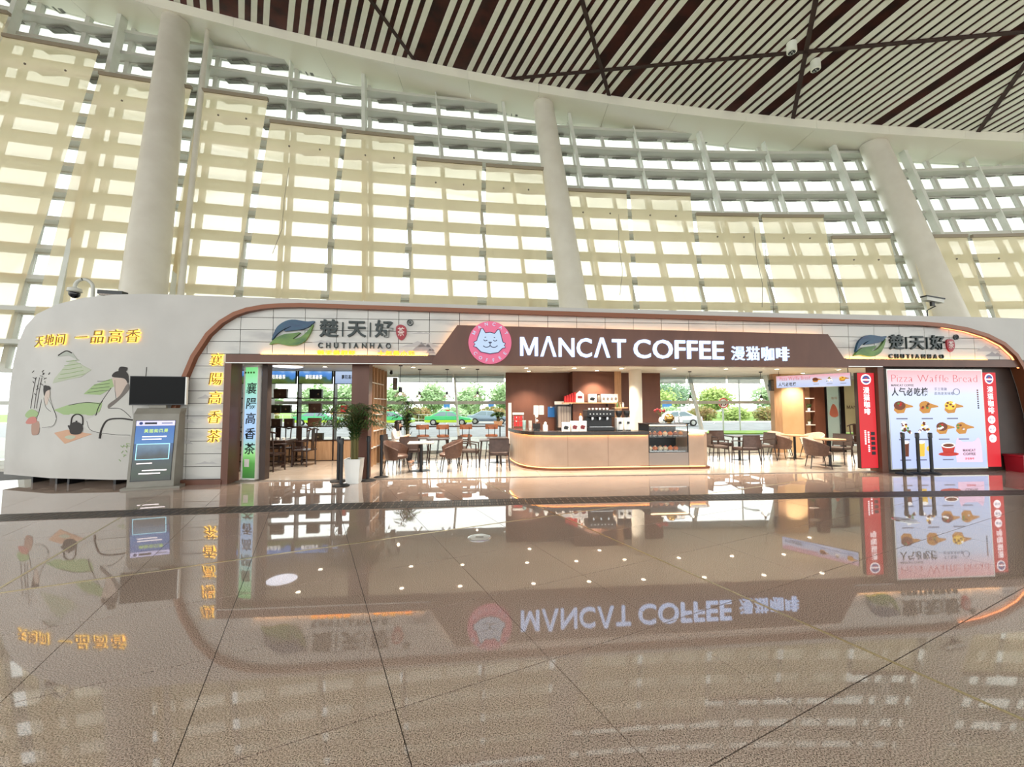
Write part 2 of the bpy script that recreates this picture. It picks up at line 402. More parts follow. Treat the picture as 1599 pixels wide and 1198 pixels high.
# ------------------------------------------------------------------ soffit, eave, slatted ceiling
M_soff = mat('glossy cream soffit paint', (246, 243, 228), .28, spec=.7)
sof = struct('trim_1', 'broad white curved soffit band along the edge of the slatted ceiling', False)
def SP(X, off, dz=0):
    z = zs(X); p = FP(X, z, off); return (p[0], p[1], z+dz)
def strip(name, xa, xb, o0, o1, d0, d1, m, parent, n=2):
    b = MB(); pr = [(o0, d0), (o1, d0), (o1, d1), (o0, d1)]
    b.grid(lambda a, c: SP(xa+(xb-xa)*c, *pr[int(round(a*4)) % 4]), 4, n, True); k = len(b.v); b.f += [(0, 1, 2, 3), (k-1, k-2, k-3, k-4)]
    return b.o(name, m, parent)
for i in range(-4, 17):
    xa = -21.6+2.8372*i
    strip('soffit_panel', xa+.006, xa+2.831, -1.5, .12, 0, .08, M_soff, sof)
    strip('fascia', xa+.004, xa+2.833, -1.62, -1.49, -.03, .33, M_soff, sof)
    strip('edge_roll', xa+.003, xa+2.834, -1.0, .02, -.1, -.005, M_white, sof) if False else None
eave = struct('ceiling', 'pale outdoor eave soffit beyond the glass facade', False)
strip('eave_soffit', -34, 30, .12, 8.6, .25, .3, sheer('eave sheet translucent for brightness', (250, 252, 250), .25, (254, 255, 254)), eave, 30)  # translucency added so the eave glows with skylight behind the upper panes
ceil = struct('ceiling', 'slatted hall ceiling of white strips over dark red gaps', False)
M_deck = noisy('dark maroon deck', (92, 38, 28), (56, 22, 16), 1.5, .7, pos='World')
M_slat = noisy('white ceiling slat', (240, 242, 230), (234, 236, 222), 3, .5)
b = MB(); b.grid(lambda a, c: (-38+69*a, -20+(Yarc(-38+69*a)+20-.3)*c, zs(-38+69*a)+.85), 30, 4); n0 = len(b.v)
b.grid(lambda a, c: (-38+69*a, -20+(Yarc(-38+69*a)+20-.3)*c, zs(-38+69*a)+1.2), 30, 4); b.o('deck', M_deck, ceil)
CC = (20.8, -32.0); TH0 = -.4746; TP = .00695
ZC = .34
def CPt(r, th, dz=0):
    x = CC[0]+r*math.sin(th); y = CC[1]+r*math.cos(th); return (x, y, zs(x)+ZC+dz)
for i in range(-24, 84):
    if (i % 17) in (0, 4): continue
    th = TH0+i*TP; hw = .3*TP
    ra, rb = 33, 47.2
    # outer end: stop just above the soffit
    for r_ in range(330, 640):
        x, y, z = CPt(r_/10, th)
        if y > FP(x, z)[1]-1.0: break
        rb = r_/10
    vs = [CPt(r_, th+s*hw*46/r_, d) for d in (0, .035) for r_, s in ((ra, -1), (ra, 1), (rb, 1), (rb, -1))]
    MB().add(vs, [(3, 2, 1, 0), (4, 5, 6, 7), (0, 1, 5, 4), (1, 2, 6, 5), (2, 3, 7, 6), (3, 0, 4, 7)]).o('slat', M_slat, ceil)
M_bar = mat('dark maroon bar', (52, 24, 18), .6)
for (x0, y0), (x1, y1) in (((-5.6, 11.3), (-3.6, 16.2)), ((1.4, 10.6), (4.1, 16.4)), ((-2.2, 16.5), (22, 10.3)), ((8.1, 9.7), (11.9, 16.8)), ((15.4, 10.4), (19.6, 17.2))):
    d = Vector((x1-x0, y1-y0)).normalized(); nx, ny = -d.y*.07, d.x*.07
    q = [(x0-nx, y0-ny), (x1-nx, y1-ny), (x1+nx, y1+ny), (x0+nx, y0+ny)]
    vs = [(x, y, zs(x)+ZC+dz) for dz in (-.035, -.004) for x, y in q]
    MB().add(vs, [(3, 2, 1, 0), (4, 5, 6, 7), (0, 1, 5, 4), (1, 2, 6, 5), (2, 3, 7, 6), (3, 0, 4, 7)]).o('cross_bar', M_bar, ceil)
for (x, y, lab) in ((9.4, 13.11, 'white cylinder ceiling lamp nearer the crossing of dark bars'), (10.6, 13.66, 'white cylinder ceiling lamp further right under the slats')):
    t = tag(empty('ceiling_lamp', (x, y, zs(x)+ZC-.36)), lab, 'lamp', 'cylinder lamps under the slatted ceiling')
    MB().lathe([(.12, 0), (.15, .02), (.15, .34), (.1, .36)], 20).o('housing', M_slat, t, smooth=True)
    MB().lathe([(.1, -.006), (.11, -.001)], 16).o('lens', M_black, t)
    for k in range(3): MB().ball((.05*math.cos(k*2.1), .05*math.sin(k*2.1), -.012), .022, 8, 5).o('bulb', M_alu, t)

# ------------------------------------------------------------------ leaning columns
def leaning(name, label, top, lx, ly, rt, rb, z0, m):
    b = MB(); n = 32; rings = []
    for s in (0, .25, .5, .75, 1):
        z = z0+(top[2]-z0)*s; r = rb+(rt-rb)*s; cx = top[0]+lx*(z-top[2]); cy = top[1]+ly*(z-top[2])
        rings += [(cx+r*math.cos(2*PI*k/n), cy+r*math.sin(2*PI*k/n), z) for k in range(n)]
    fs = [(i*n+k, i*n+(k+1) % n, (i+1)*n+(k+1) % n, (i+1)*n+k) for i in range(4) for k in range(n)]
    b.add(rings, fs); o = b.o(name, m, smooth=True); return tag(o, label, kind='structure')
M_colm = noisy('column paint', (224, 219, 206), (216, 210, 196), 1.5, .4)
leaning('column', 'thick pale leaning column rising behind the left end of the kiosk', (-12.6, 14.66, 16.15), -.17, .26, .44, .58, 0, M_colm)
leaning('column', 'pale leaning column in the middle above the coffee sign', (1.35, 16.8, 14.5), -.09, .26, .43, .53, 2.9, M_colm)
leaning('column', 'pale leaning column at right above the second leaf logo', (15.49, 16.97, 12.8), -.09, .245, .47, .54, 2.9, M_colm)
leaning('column', 'slim pale leaning pole beside the left column', (-11.6, 14.9, 16.05), -.15, .25, .075, .09, 2.8, M_colm)

# ------------------------------------------------------------------ curtains
cur = [(-19.4, -16.95, 14.9), (-16.83, -14.35, 13.93), (-14.1, -11.45, 13.04), (-11.1, -9.02, 13.0), (-8.79, -6.36, 12.02), (-6.2, -3.76, 11.97), (-3.6, -1.14, 11.02), (-1.0, 1.3, 10.98), (2.0, 4.55, 10.08),
       (4.7, 7.15, 10.06), (7.27, 9.78, 9.17), (9.92, 12.38, 9.14), (12.52, 14.78, 8.2), (15.5, 17.68, 8.2), (17.85, 20.3, 8.18), (20.45, 22.9, 8.18)]
ordn = ['first', 'second', 'third', 'fourth', 'fifth', 'sixth', 'seventh', 'eighth', 'ninth', 'tenth', 'eleventh', 'twelfth', 'thirteenth', 'fourteenth', 'fifteenth', 'sixteenth']
for i, (xa, xb, zt) in enumerate(cur):
    rg = random.Random(i*13+2)
    lean = .18; z0 = 2.95
    xc = (xa+xb)/2; shr = .92 if i not in (1, 12) else .84
    y0 = FP(xc+.1014*(zt-ZA), zt)[1]-1.16
    root = tag(empty('curtain', (xc, y0-lean*(zt-z0), z0)), 'cream translucent curtain panel, %s from the left edge of the photo%s' % (ordn[i], ', highest of all' if i == 0 else ''), 'curtain', 'translucent curtains hung along the glass facade')
    yy = lambda x: FP(x+.1014*(zt-ZA), zt)[1]-1.16
    ph = rg.uniform(0, 6); ns = rg.randint(2, 4); folds = [(rg.uniform(.1, .9), rg.uniform(-.5, .5), rg.uniform(.02, .06)) for _ in range(3)]
    gather = rg.uniform(-.04, .04)
    def fab(a, c):
        z = z0+(zt-z0)*c; low = 1-c
        half = (xb-xa)/2*(1-(1-shr)*low**1.5)
        x = xc+gather*low*2+(a*2-1)*half
        y = yy(xc+(a*2-1)*(xb-xa)/2)-lean*(zt-z)
        w = .02*math.sin(ns*2*PI*a+ph)*low
        for (f0, fs_, amp) in folds:
            d = a-(f0+fs_*low*.4); w += amp*low*math.exp(-(d/.035)**2)
        return (x-xc, y+w-(y0-lean*(zt-z0)), z-z0)
    MB().grid(fab, 36, 24).o('fabric', M_curtain, root, smooth=True)
    b = MB()
    for s in range(4):
        x1, x2 = xa+(xb-xa)*s/4, xa+(xb-xa)*(s+1)/4
        vs = []
        for x in (x1, x2):
            y = yy(x)-(y0-lean*(zt-z0))
            for dy, dz in ((-.06, -.05), (.06, -.05), (.06, .07), (-.06, .07)): vs.append((x-xc, y+dy, zt-z0+dz))
        b.add(vs, [(0, 1, 2, 3), (7, 6, 5, 4), (0, 4, 5, 1), (1, 5, 6, 2), (2, 6, 7, 3), (3, 7, 4, 0)])
    b.o('head_rail', mat('curtain rail', (150, 138, 118), .5), root)
    for s in (.3, .72):
        x = xa+(xb-xa)*s; y = yy(x)-lean*.95
        MB().ball((x-xc, y-(y0-lean*(zt-z0))-.01, zt-.95-z0), .035, 8, 5).o('tie_button', M_grate, root)
for k, (x, z) in enumerate(((-7.6, 8), (4.0, 7), (9.2, 6.6), (9.5, 6.0), (12.0, 6.2))):
    y = FP(x+.1014*(z-ZA), z)[1]-1.5
    t = MB().tube([(x, y+.25, z+1.8), (x-.05, y+.1, z+.6), (x+.02, y-.1, z-.5), (x-.15, y-.3, z-1.4)], .008, 5).o('pull_cord', M_grate)
    tag(t, 'thin dark cord hanging in front of a cream curtain, %s from the left' % ordn[k], 'cord', 'pull cords on the curtains')

# ------------------------------------------------------------------ kiosk shell (local u along the front, v into the cafe)
arcL = [(-1.2, .12), (-1.17, .6), (-1.1, 1.2), (-1.01, 1.55), (-.86, 2.14), (-.65, 2.72), (-.37, 3.2), (-.11, 3.47), (.16, 3.65), (.42, 3.75), (.75, 3.82), (1.1, 3.855), (1.54, 3.87)]
arcR = [(4, 3.83), (8, 3.77), (12, 3.72), (15.6, 3.68), (16.4, 3.67), (17.0, 3.63), (17.6, 3.54), (18.15, 3.39), (18.6, 3.18), (18.92, 2.9), (19.1, 2.6), (19.25, 2.1), (19.4, 1.4), (19.55, .12)]
arc = arcL+arcR
top = [(25.2, .12), (25.1, 2.6), (24.6, 3.3), (23.6, 3.68), (22, 3.8), (18, 3.86), (12.6, 3.88), (6.2, 3.93), (.4, 4.03), (-1.6, 4.07), (-2.28, 4.04), (-2.93, 3.97), (-3.57, 3.85), (-4.15, 3.66), (-4.5, 3.42), (-4.74, 3.05), (-4.88, 2.64), (-4.97, 2.09), (-5.02, 1.0), (-5.0, .17), (-3.5, .16), (-2.2, .13)]
def bend(u, v, z): return (u, v+(.10*(u+2.3)**2 if u < -2.3 else 0), z)
wf = tag(MB().plate(arc+top, -.3, .0, bend, .35).o('wall_front', M_shell, None, P0, YAW, smooth=True), 'white kiosk shell with rounded ends framing the cafe front', kind='structure')
wl = MB().plate([(.55, .15), (3.6, .15), (3.6, 3.2), (2.6, 3.5), (.6, 2.9)], 0, .1, lambda x, y, z: (-4.62+y, x, z)).o('wall_left', M_shell, None, P0, YAW); tag(wl, 'white end wall of the kiosk at left', kind='structure')
bb = struct('baseboard_front', 'dark recessed base with short feet under the white kiosk end')
MB().box(-4.5, -1.3, .25, .35, 0, .2, bend).o('kick_board', M_dbrown, bb)
for u in (-4.3, -3.6, -3.3, -2.3): MB().box(u, u+.05, -.1, .25, 0, .16, bend).o('foot', M_blackm, bb)
def sweep_arc(pts, prof, fn=None):     # profile (across, depth) swept along an (u,z) line
    b = MB(); n = len(pts); k = len(prof); vs = []
    for i, p in enumerate(pts):
        a = Vector(pts[max(i-1, 0)]); c = Vector(pts[min(i+1, n-1)]); t = (c-a).normalized(); nn = Vector((-t.y, t.x))
        for (s, d) in prof: vs.append((p[0]+nn.x*s, d, p[1]+nn.y*s))
    fs = [(i*k+j, i*k+(j+1) % k, (i+1)*k+(j+1) % k, (i+1)*k+j) for i in range(n-1) for j in range(k)]
    b.add(vs, fs+[tuple(range(k))[::-1], tuple((n-1)*k+j for j in range(k))]); return b
tr = struct('trim_2', 'copper brown trim arching around the kiosk front')
sweep_arc(arc, [(-.045, -.35), (.045, -.35), (.045, -.1), (-.045, -.1)]).o('arch_trim', M_copper, tr, smooth=True)
M_led = mat('warm led strip', (255, 190, 120), .5, emit=22, ergb=(255, 176, 96))
inner = [(p[0], p[1]) for p in arcR[5:]]
sweep_arc(inner[:6], [(-.0475, -.275), (-.0455, -.275), (-.0455, -.235), (-.0475, -.235)]).o('led_strip', mat('arch led', (255, 170, 110), .5, emit=4, ergb=(255, 150, 90)), tr)
hd = struct('trim_3', 'brown frame around the cafe opening')
MB().box(0, 19.2, -.3, .12, 2.6, 2.78).o('header', M_brown, hd)
MB().box(-.02, .12, -.3, .12, 0, 2.6).o('jamb', M_brown, hd)
MB().box(15.27, 15.43, -.2, .12, 0, 2.6).o('jamb', M_brown, hd)
MB().box(-1.2, .0, -.32, -.0, 0, .1).o('skirting', M_brown, hd)
MB().box(0, 15.3, -.31, -.29, 2.585, 2.6).o('drip_edge', M_alu, hd)
for (a, c) in ((.7, 4.3), (14.4, 18.2)): MB().box(a, c, -.27, -.235, 2.7805, 2.785).o('led_strip', M_led, hd)
# cladding tiles
M_clad = noisy('grey white printed tile', (208, 207, 202), (160, 160, 162), 1.1, .4, stretch=(.7, .7, 2.4), lo=.52, hi=.8, pos='World')
cl = struct('wall_cladding', 'pale tile cladding with faint ink mountains around the cafe front')
MB().plate([(p[0], p[1]) for p in arcL]+arcR[:-2]+[(19.3, 2.7), (0, 2.7), (0, .1)], -.2, -.17).o('backing', M_joint, cl)
conv = [(-1.25, .1), (19.6, .1), (19.4, 1.4), (19.25, 2.1), (19.1, 2.6), (18.92, 2.9), (18.6, 3.18), (18.15, 3.39), (17.6, 3.54), (17, 3.63), (16.4, 3.67), (1.54, 3.87), (1.1, 3.855), (.75, 3.82), (.42, 3.75), (.16, 3.65), (-.11, 3.47), (-.37, 3.2), (-.65, 2.72), (-.86, 2.14), (-1.01, 1.55), (-1.1, 1.2), (-1.17, .6)]
g = .006
rects = []
for r in range(10):
    z0, z1 = .1+r*.2695, .1+(r+1)*.2695
    for (a, c) in ((-1.3, -.78), (-.78, 0)): rects.append((a, c, z0, z1))
for r in range(4):
    z0 = 2.795+r*.27
    for k in range(30): rects.append((-1.12+.68*k, -1.12+.68*(k+1), z0, z0+.27))
for (a, c, z0, z1) in rects:
    pl = clip([(a+g, z0+g), (c-g, z0+g), (c-g, z1-g), (a+g, z1-g)], conv)
    if pl: MB().prism(pl, -.22, -.2).o('tile', M_clad, cl)
M_mtn = mat('ink mountain print', (158, 156, 160), .5); M_mtn2 = mat('pale ink mountain print', (184, 182, 182), .5)
for (u, z, w, h, m) in ((3.7, 2.98, .9, .14, M_mtn2), (3.95, 2.9, .5, .2, M_mtn), (4.25, 2.84, .22, .12, M_mtn), (1.75, 3.06, .5, .06, M_mtn2), (3.9, 3.28, .5, .05, M_mtn2), (17.95, 3.0, .7, .16, M_mtn2), (18.2, 2.88, .5, .12, M_mtn), (14.5, 3.22, .5, .05, M_mtn2), (-.92, 1.3, .3, .1, M_mtn2), (-.95, .85, .3, .12, M_mtn2), (-.6, 1.82, .4, .09, M_mtn2), (-.6, .42, .5, .06, M_mtn2)):
    MB().plate([(u, z), (u+w, z), (u+w*.86, z+h*.3), (u+w*.7, z+h*.85), (u+w*.58, z+h*.5), (u+w*.4, z+h), (u+w*.27, z+h*.55), (u+w*.12, z+h*.35)], -.2225, -.2202).o('mountain_print', m, cl)
# dark end wall at right
MB().box(15.43, 19.4, -.06, .1, 0, 2.6).o('end_panel', M_dbrown, hd)

# ------------------------------------------------------------------ coffee sign
M_glow = mat('sign white light', (40, 44, 52), .4, emit=2.1, ergb=(186, 212, 255))
M_glow2 = mat('thin sign light', (40, 44, 52), .4, emit=1.8, ergb=(186, 212, 255))
sg = thing('coffee_sign', 'brown trapezoid fascia sign with glowing white coffee lettering and pink emblem', 'sign', 0, 0)
MB().prism([(4.42, 2.56), (14.22, 2.56), (14.18, 2.66), (13.73, 3.34), (4.97, 3.44), (4.46, 2.72)], -.5, -.32).o('sign_board', M_brown, sg)
for pts in ([(4.5, 2.8), (4.97, 3.47), (13.73, 3.37), (14.16, 2.76)],):
    sweep_arc(pts, [(-.06, -.315), (-.035, -.315), (-.035, -.295), (-.06, -.295)]).o('led_strip', mat('sign edge led', (255, 190, 120), .5, emit=12, ergb=(255, 176, 96)), sg)
def tilt(x, y, z): return (x, y, z-.009*(x-6.35))
letters(sg, 'MΛNCΛT', M_glow, 6.36, 2.765, .42, -.5, w=2.42, depth=.05, bold=.012, fn=tilt, track=.1, cjk=False)
letters(sg, 'COFFEE', M_glow, 8.96, 2.765, .42, -.5, w=2.14, depth=.05, bold=.012, fn=tilt, track=.09)
letters(sg, '漫猫咖啡', M_glow2, 11.28, 2.745, .33, -.5, w=1.44, depth=.04, bold=.006, fn=tilt, track=.05)
M_pink = mat('pink emblem light', (120, 50, 70), .4, emit=.7, ergb=(240, 110, 148))
M_catw = mat('emblem white light', (60, 64, 70), .4, emit=.85, ergb=(200, 224, 252))
M_line = mat('emblem line', (44, 44, 84), .5)
em = MB().lathe([(.465, -.06), (.475, -.04), (.475, 0)], 48).o('emblem', M_pink, sg, (5.69, -.56, 3.05)); em.rotation_euler = (PI/2, 0, 0)
def flat(parent, pts, m, x, y, z, sx=1, sz=1, d=.006, name='shape'):
    return MB().plate([(x+px*sx, z+pz*sz) for px, pz in pts], y-d, y).o(name, m, parent)
def line(parent, pts, m, x, y, z, w, s=1, name='line', n=6):
    return MB().tube([(x+px*s, y, z+pz*s) for px, pz in pts], w, n).o(name, m, parent)
def smooth_pts(pts, k=6, closed=False):
    out = []; n = len(pts)
    for i in range(n if closed else n-1):
        p0, p1, p2, p3 = [pts[(i+j) % n] if closed else pts[min(max(i+j, 0), n-1)] for j in (-1, 0, 1, 2)]
        for s in range(k):
            t = s/k
            out.append(tuple(.5*(2*p1[c]+(p2[c]-p0[c])*t+(2*p0[c]-5*p1[c]+4*p2[c]-p3[c])*t*t+(3*p1[c]-p0[c]-3*p2[c]+p3[c])*t**3) for c in (0, 1)))
    if not closed: out.append(tuple(pts[-1]))
    return out
ey = -.622
cat = [(-.2, -.22), (-.3, -.12), (-.36, -.1), (-.33, -.05), (-.36, -.01), (-.29, .03), (-.27, .1), (-.2, .29), (-.16, .3), (-.1, .2), (0, .215), (.1, .19), (.17, .28), (.21, .27), (.26, .08), (.28, .0), (.34, -.03), (.31, -.07), (.34, -.12), (.27, -.14), (.18, -.23), (0, -.26)]
flat(sg, cat, M_catw, 5.69, ey, 3.05, name='emblem_face')
line(sg, cat+[cat[0]], M_line, 5.69, ey-.008, 3.05, .009, name='emblem_outline')
for pts in (smooth_pts([(-.15, -.085), (-.1, -.115), (-.03, -.105), (0, -.07)]), smooth_pts([(0, -.07), (.04, -.11), (.11, -.115), (.16, -.08)]), [(0, -.07), (0, -.03)], smooth_pts([(-.03, -.005), (0, -.03), (.03, -.005), (-.03, -.005)]), smooth_pts([(-.14, .05), (-.11, .025), (-.06, .04)]), smooth_pts([(.07, .04), (.11, .02), (.15, .045)]), [(-.12, .1), (-.09, .11)], [(.08, .105), (.11, .095)]):
    line(sg, pts, M_line, 5.69, ey-.008, 3.05, .009, name='emblem_line')
for s, a0, sg_ in (('MANCAT', 150, -1), ('COFFEE', 218, 1)):
    for i, ch in enumerate(s):
        a = R(a0+sg_*i*(24 if sg_ < 0 else 21)); V, F, x1, x2 = glyph(ch, .01, .05)
        r = .405; rot = a-PI/2 if sg_ < 0 else a+PI/2; c, n_ = math.cos(rot), math.sin(rot)
        pts = []
        for p in V:
            px, pz = (p[0]-(x1+x2)/2)*.1, (p[1]-.35)*.1
            pts.append((5.69+r*math.cos(a)+px*c-pz*n_, ey-p[2]*.1, 3.05+r*math.sin(a)+px*n_+pz*c))
        MB().add(pts, F).o('emblem_letter', M_catw, sg)

# ------------------------------------------------------------------ leaf logo signs
def leaf_mat(name, c1, c2): return noisy(name, c1, c2, 3, .35, stretch=(1, 1, 2))
M_lb = leaf_mat('leaf blue', (8, 50, 92), (10, 74, 104)); M_lg = leaf_mat('leaf green', (56, 100, 40), (104, 140, 52))
M_ink = mat('dark green sign letter', (20, 38, 38), .4)
M_seal = mat('seal red', (158, 26, 44), .4)
M_yel = mat('small amber light letter', (255, 190, 40), .4, emit=1.0, ergb=(255, 176, 20))
def leafsign(label, u0, z0, k, sh, led):
    t = thing('tea_sign', label, 'sign', 0, 0, group='leaf logo tea signs')
    def shp(pts, m, nm):
        q = []
        for p in pts:
            if not q or (abs(p[0]-q[-1][0])+abs(p[1]-q[-1][1])) > 1e-3: q.append(p)
        if abs(q[0][0]-q[-1][0])+abs(q[0][1]-q[-1][1]) < 1e-3: q.pop()
        MB().plate([(u0+x*k, z0+z*k) for x, z in q], -.28, -.22).o(nm, m, t)
    shp(smooth_pts([(.03, .1), (.07, .26), (.14, .4), (.26, .5), (.39, .55), (.52, .555), (.65, .535), (.78, .52), (.92, .53), (.86, .45), (.79, .395), (.68, .35), (.57, .33), (.37, .305), (.28, .30), (.35, .36), (.44, .41), (.33, .37), (.22, .31), (.12, .22)], 3, True), M_lb, 'leaf_upper')
    shp(smooth_pts([(-.02, .0), (.08, .12), (.17, .18), (.28, .23), (.4, .25), (.5, .26), (.62, .275), (.55, .2), (.47, .13), (.58, .15), (.67, .2), (.78, .31), (.89, .46), (.87, .36), (.83, .25), (.74, .1), (.64, .03), (.54, -.01), (.4, -.02), (.27, .0), (.13, .03)], 3, True), M_lg, 'leaf_lower')
    x = u0+1.02*k
    for i, ch in enumerate('楚天好'):
        letters(t, ch, M_ink, x+i*.6*k, z0+.19*k, .38*k, -.22, w=.41*k, depth=.05, bold=.02)
        if i < 2: MB().box(x+i*.6*k+.49*k, x+i*.6*k+.51*k, -.26, -.22, z0+.2*k, z0+.52*k).o('divider', M_ink, t)
    letters(t, 'CHUTIANHAO', M_ink, x-.02*k, z0-.06*k, .12*k, -.22, w=1.58*k, depth=.04, bold=.006, track=.5)
    sx = x+1.67*k
    MB().plate([(sx+px*k, z0+pz*k) for px, pz in smooth_pts([(0, .42), (.1, .48), (.21, .42), (.22, .25), (.12, .13), (.02, .22)], 5, True)], -.26, -.22).o('seal', M_seal, t)
    letters(t, '茶', mat('seal letter', (226, 205, 200), .5), sx+.03*k, z0+.22*k, .2*k, -.26, w=.16*k, depth=.01, bold=.01)
    letters(t, '®', M_ink, sx+.23*k, z0+.46*k, .14*k, -.22, depth=.03, bold=.004)
    for (a, s) in ((.0, '楚天最相好'), (.9, '十年最小茶')):
        letters(t, s, M_yel, x-.04*k+a*k*1.45, z0-.23*k, .12*k, -.22, w=.82*k, depth=.03, bold=.03, track=.15)
    return t
leafsign('blue and green leaf logo sign with dark tea shop characters at left', .9, 3.0, 1.0, 0, 1)
leafsign('blue and green leaf logo sign with dark tea shop characters at right', 14.62, 2.86, .93, 0, 1)
# ------------------------------------------------------------------ halo-lit gold characters
M_halo = mat('amber halo light', (255, 200, 70), .5, emit=2.4, ergb=(255, 208, 84)); M_gold = mat('gold green letter face', (122, 92, 20), .35, .3)
def halo(name, label, s, x0, z0, h, y, cat_='sign lettering', **kw):
    t = thing(name, label, cat_, 0, 0)
    fn = kw.pop('fn', None)
    letters(t, s, M_halo, x0, z0, h, y, depth=.02, bold=.014, name='halo', fn=fn, **kw)
    letters(t, s, M_gold, x0, z0, h, y-.02, depth=.02, bold=-.004, name='letter', fn=fn, **kw)
halo('gold_lettering', 'amber back-lit gold characters in a vertical row on the tiled jamb', '襄陽高香茶', -.38, 2.8, .27, -.225, vertical=True, shear=.12, track=.42)
def bl(x, y, z): return (x, y+(.10*(x+2.3)**2 if x < -2.3 else 0), z+(x+4.2)*.035)
halo('gold_lettering', 'short amber back-lit gold characters at the upper left of the white wall', '天地间', -4.1, 2.93, .24, -.31, shear=.12, track=.1, fn=bl)
halo('gold_lettering', 'longer amber back-lit gold characters above the painted tea master', '一品高香', -3.08, 2.93, .28, -.31, shear=.12, track=.16, fn=bl)

# ------------------------------------------------------------------ cafe room
def VF(u, z=0, off=-.45):
    v = 4.3
    for _ in range(6):
        p = W(u, v); X = p[0]+.1014*(z-ZA); y = Yarc(X)+.2212*(z-ZA)+off; v += (y-p[1])/math.cos(YAW)
    return v
us = [-1.9+1.1*i for i in range(21)]
cf = tag(MB().prismz([(-1.9, -.02), (20.1, -.02)]+[(u, VF(u, 0, -.2)) for u in us[::-1]], -.011, .004).o('floor', M_joint, None, P0, YAW), 'glossy beige tiled floor inside the cafe', kind='structure')
ct_me = MB().box(.003, .797, .003, .797, .0042, .012).mesh('tile', M_ctile)
for i in range(27):
    for j in range(6):
        if VF(-1.9+.8*i, 0, -.2) < .8*j+.75 or -1.9+.8*i+.8 > 20.1: continue
        o = bpy.data.objects.new('tile', ct_me); COL.objects.link(o); o.parent = cf; o.location = (-1.9+.8*i, .8*j, 0)
MB().box(.12, 15.27, -.05, .0, .0, .014).o('threshold', M_grate, cf)
cc = tag(MB().prismz([(-1.9, .1), (20.1, .1)]+[(u, VF(u, 2.7, -.2)) for u in us[::-1]], 2.75, 2.85).o('ceiling', M_white, None, P0, YAW), 'flat white cafe ceiling', kind='structure')
def wallbox(name, label, a, c, v0, v1, z0, z1, m):
    return tag(MB().box(a, c, v0, v1, z0, z1).o(name, m, None, P0, YAW), label, kind='structure')
wallbox('wall_left', 'brown side wall of the tea room', -2.0, -1.9, .1, 3.4, 0, 2.75, M_brown)
wallbox('wall_right', 'brown side wall at the right end of the cafe', 20.1, 20.2, .1, 4.0, 0, 2.75, M_brown)
wallbox('column', 'square brown pillar between the tea room and the cafe', 2.56, 2.94, .02, .32, .01, 2.75, M_brown)
wallbox('wall_back', 'brown back wall behind the cafe counter', 6.32, 8.7, 3.9, 4.02, .01, 2.75, M_brown)
wallbox('wall_back', 'projecting brown wall block carrying the counter shelf', 8.42, 9.78, 3.3, 3.9, .01, 2.75, M_brown)
wallbox('wall_back', 'pale timber strip of the counter back wall', 9.78, 10.0, 3.28, 3.44, .01, 2.75, M_wood)
wallbox('wall_back', 'brown back wall right of the white column', 10.0, 11.55, 3.85, 3.97, .01, 2.75, M_brown)
wallbox('trim_4', 'slim white post at the left end of the counter', 6.36, 6.46, 3.3, 3.4, .01, 1.75, M_cer)
tag(MB().lathe([(.19, .01), (.19, 2.75)], 28).o('column', M_colm, None, W(10.2, 2.6), YAW, smooth=True), 'round white column standing behind the coffee counter', kind='structure')
wallbox('column', 'pale timber corner pillar at the right cafe window', 15.72, 16.0, 4.0, 4.2, .01, 2.75, M_wood)
wallbox('wall_back', 'warm tan wall panel beside the display niche', 16.0, 16.8, 4.0, 4.1, .01, 2.75, noisy('tan wall', (214, 182, 138), (204, 172, 128), 2, .6))
wallbox('wall_back', 'brown wall strip right of the display niche', 17.2, 17.55, 3.95, 4.1, .01, 2.75, M_brown)
# niche shelf
t = thing('niche_shelf', 'narrow lit wooden niche shelf with small plants in the right wall', 'shelf', 17.0, 4.0)
MB().box(-.2, .2, .16, .18, .01, 2.6).o('back_panel', M_wood, t)
for x in (-.2, .18): MB().box(x, x+.02, -.05, .16, .01, 2.6).o('side_panel', M_brown, t)
for z in (.5, .95, 1.42, 1.88, 2.3): MB().box(-.18, .18, -.04, .16, z, z+.03).o('shelf', M_card, t)
def leafball(n, r, rg, size=.06, cz=0):
    b = MB()
    for _ in range(n):
        d = Vector((rg.gauss(0, 1), rg.gauss(0, 1), rg.gauss(0, 1))).normalized()*rg.uniform(.4, 1)
        p = Vector((d.x*r[0], d.y*r[1], cz+d.z*r[2])); a = Vector((rg.uniform(-1, 1), rg.uniform(-1, 1), rg.uniform(-.5, 1))).normalized(); c = a.orthogonal().normalized()
        s = size*rg.uniform(.6, 1.3); b.add([p-a*s, p+c*s*.45, p+a*s, p-c*s*.45], [(0, 1, 2, 3)])
    return b
rg = random.Random(3)
for (z, lab) in ((1.45, 'small potted plant on the upper niche shelf'), (.98, 'small white pot on the lower niche shelf')):
    p = thing('niche_plant', lab, 'plant', 17.03, 4.05, z)
    MB().lathe([(.035, 0), (.05, .09), (.045, .1)], 14).o('pot', M_cer, p, smooth=True)
    leafball(60 if z > 1.2 else 16, (.1, .07, .08), rg, .035, .18 if z > 1.2 else .13).o('foliage', M_leaf, p)
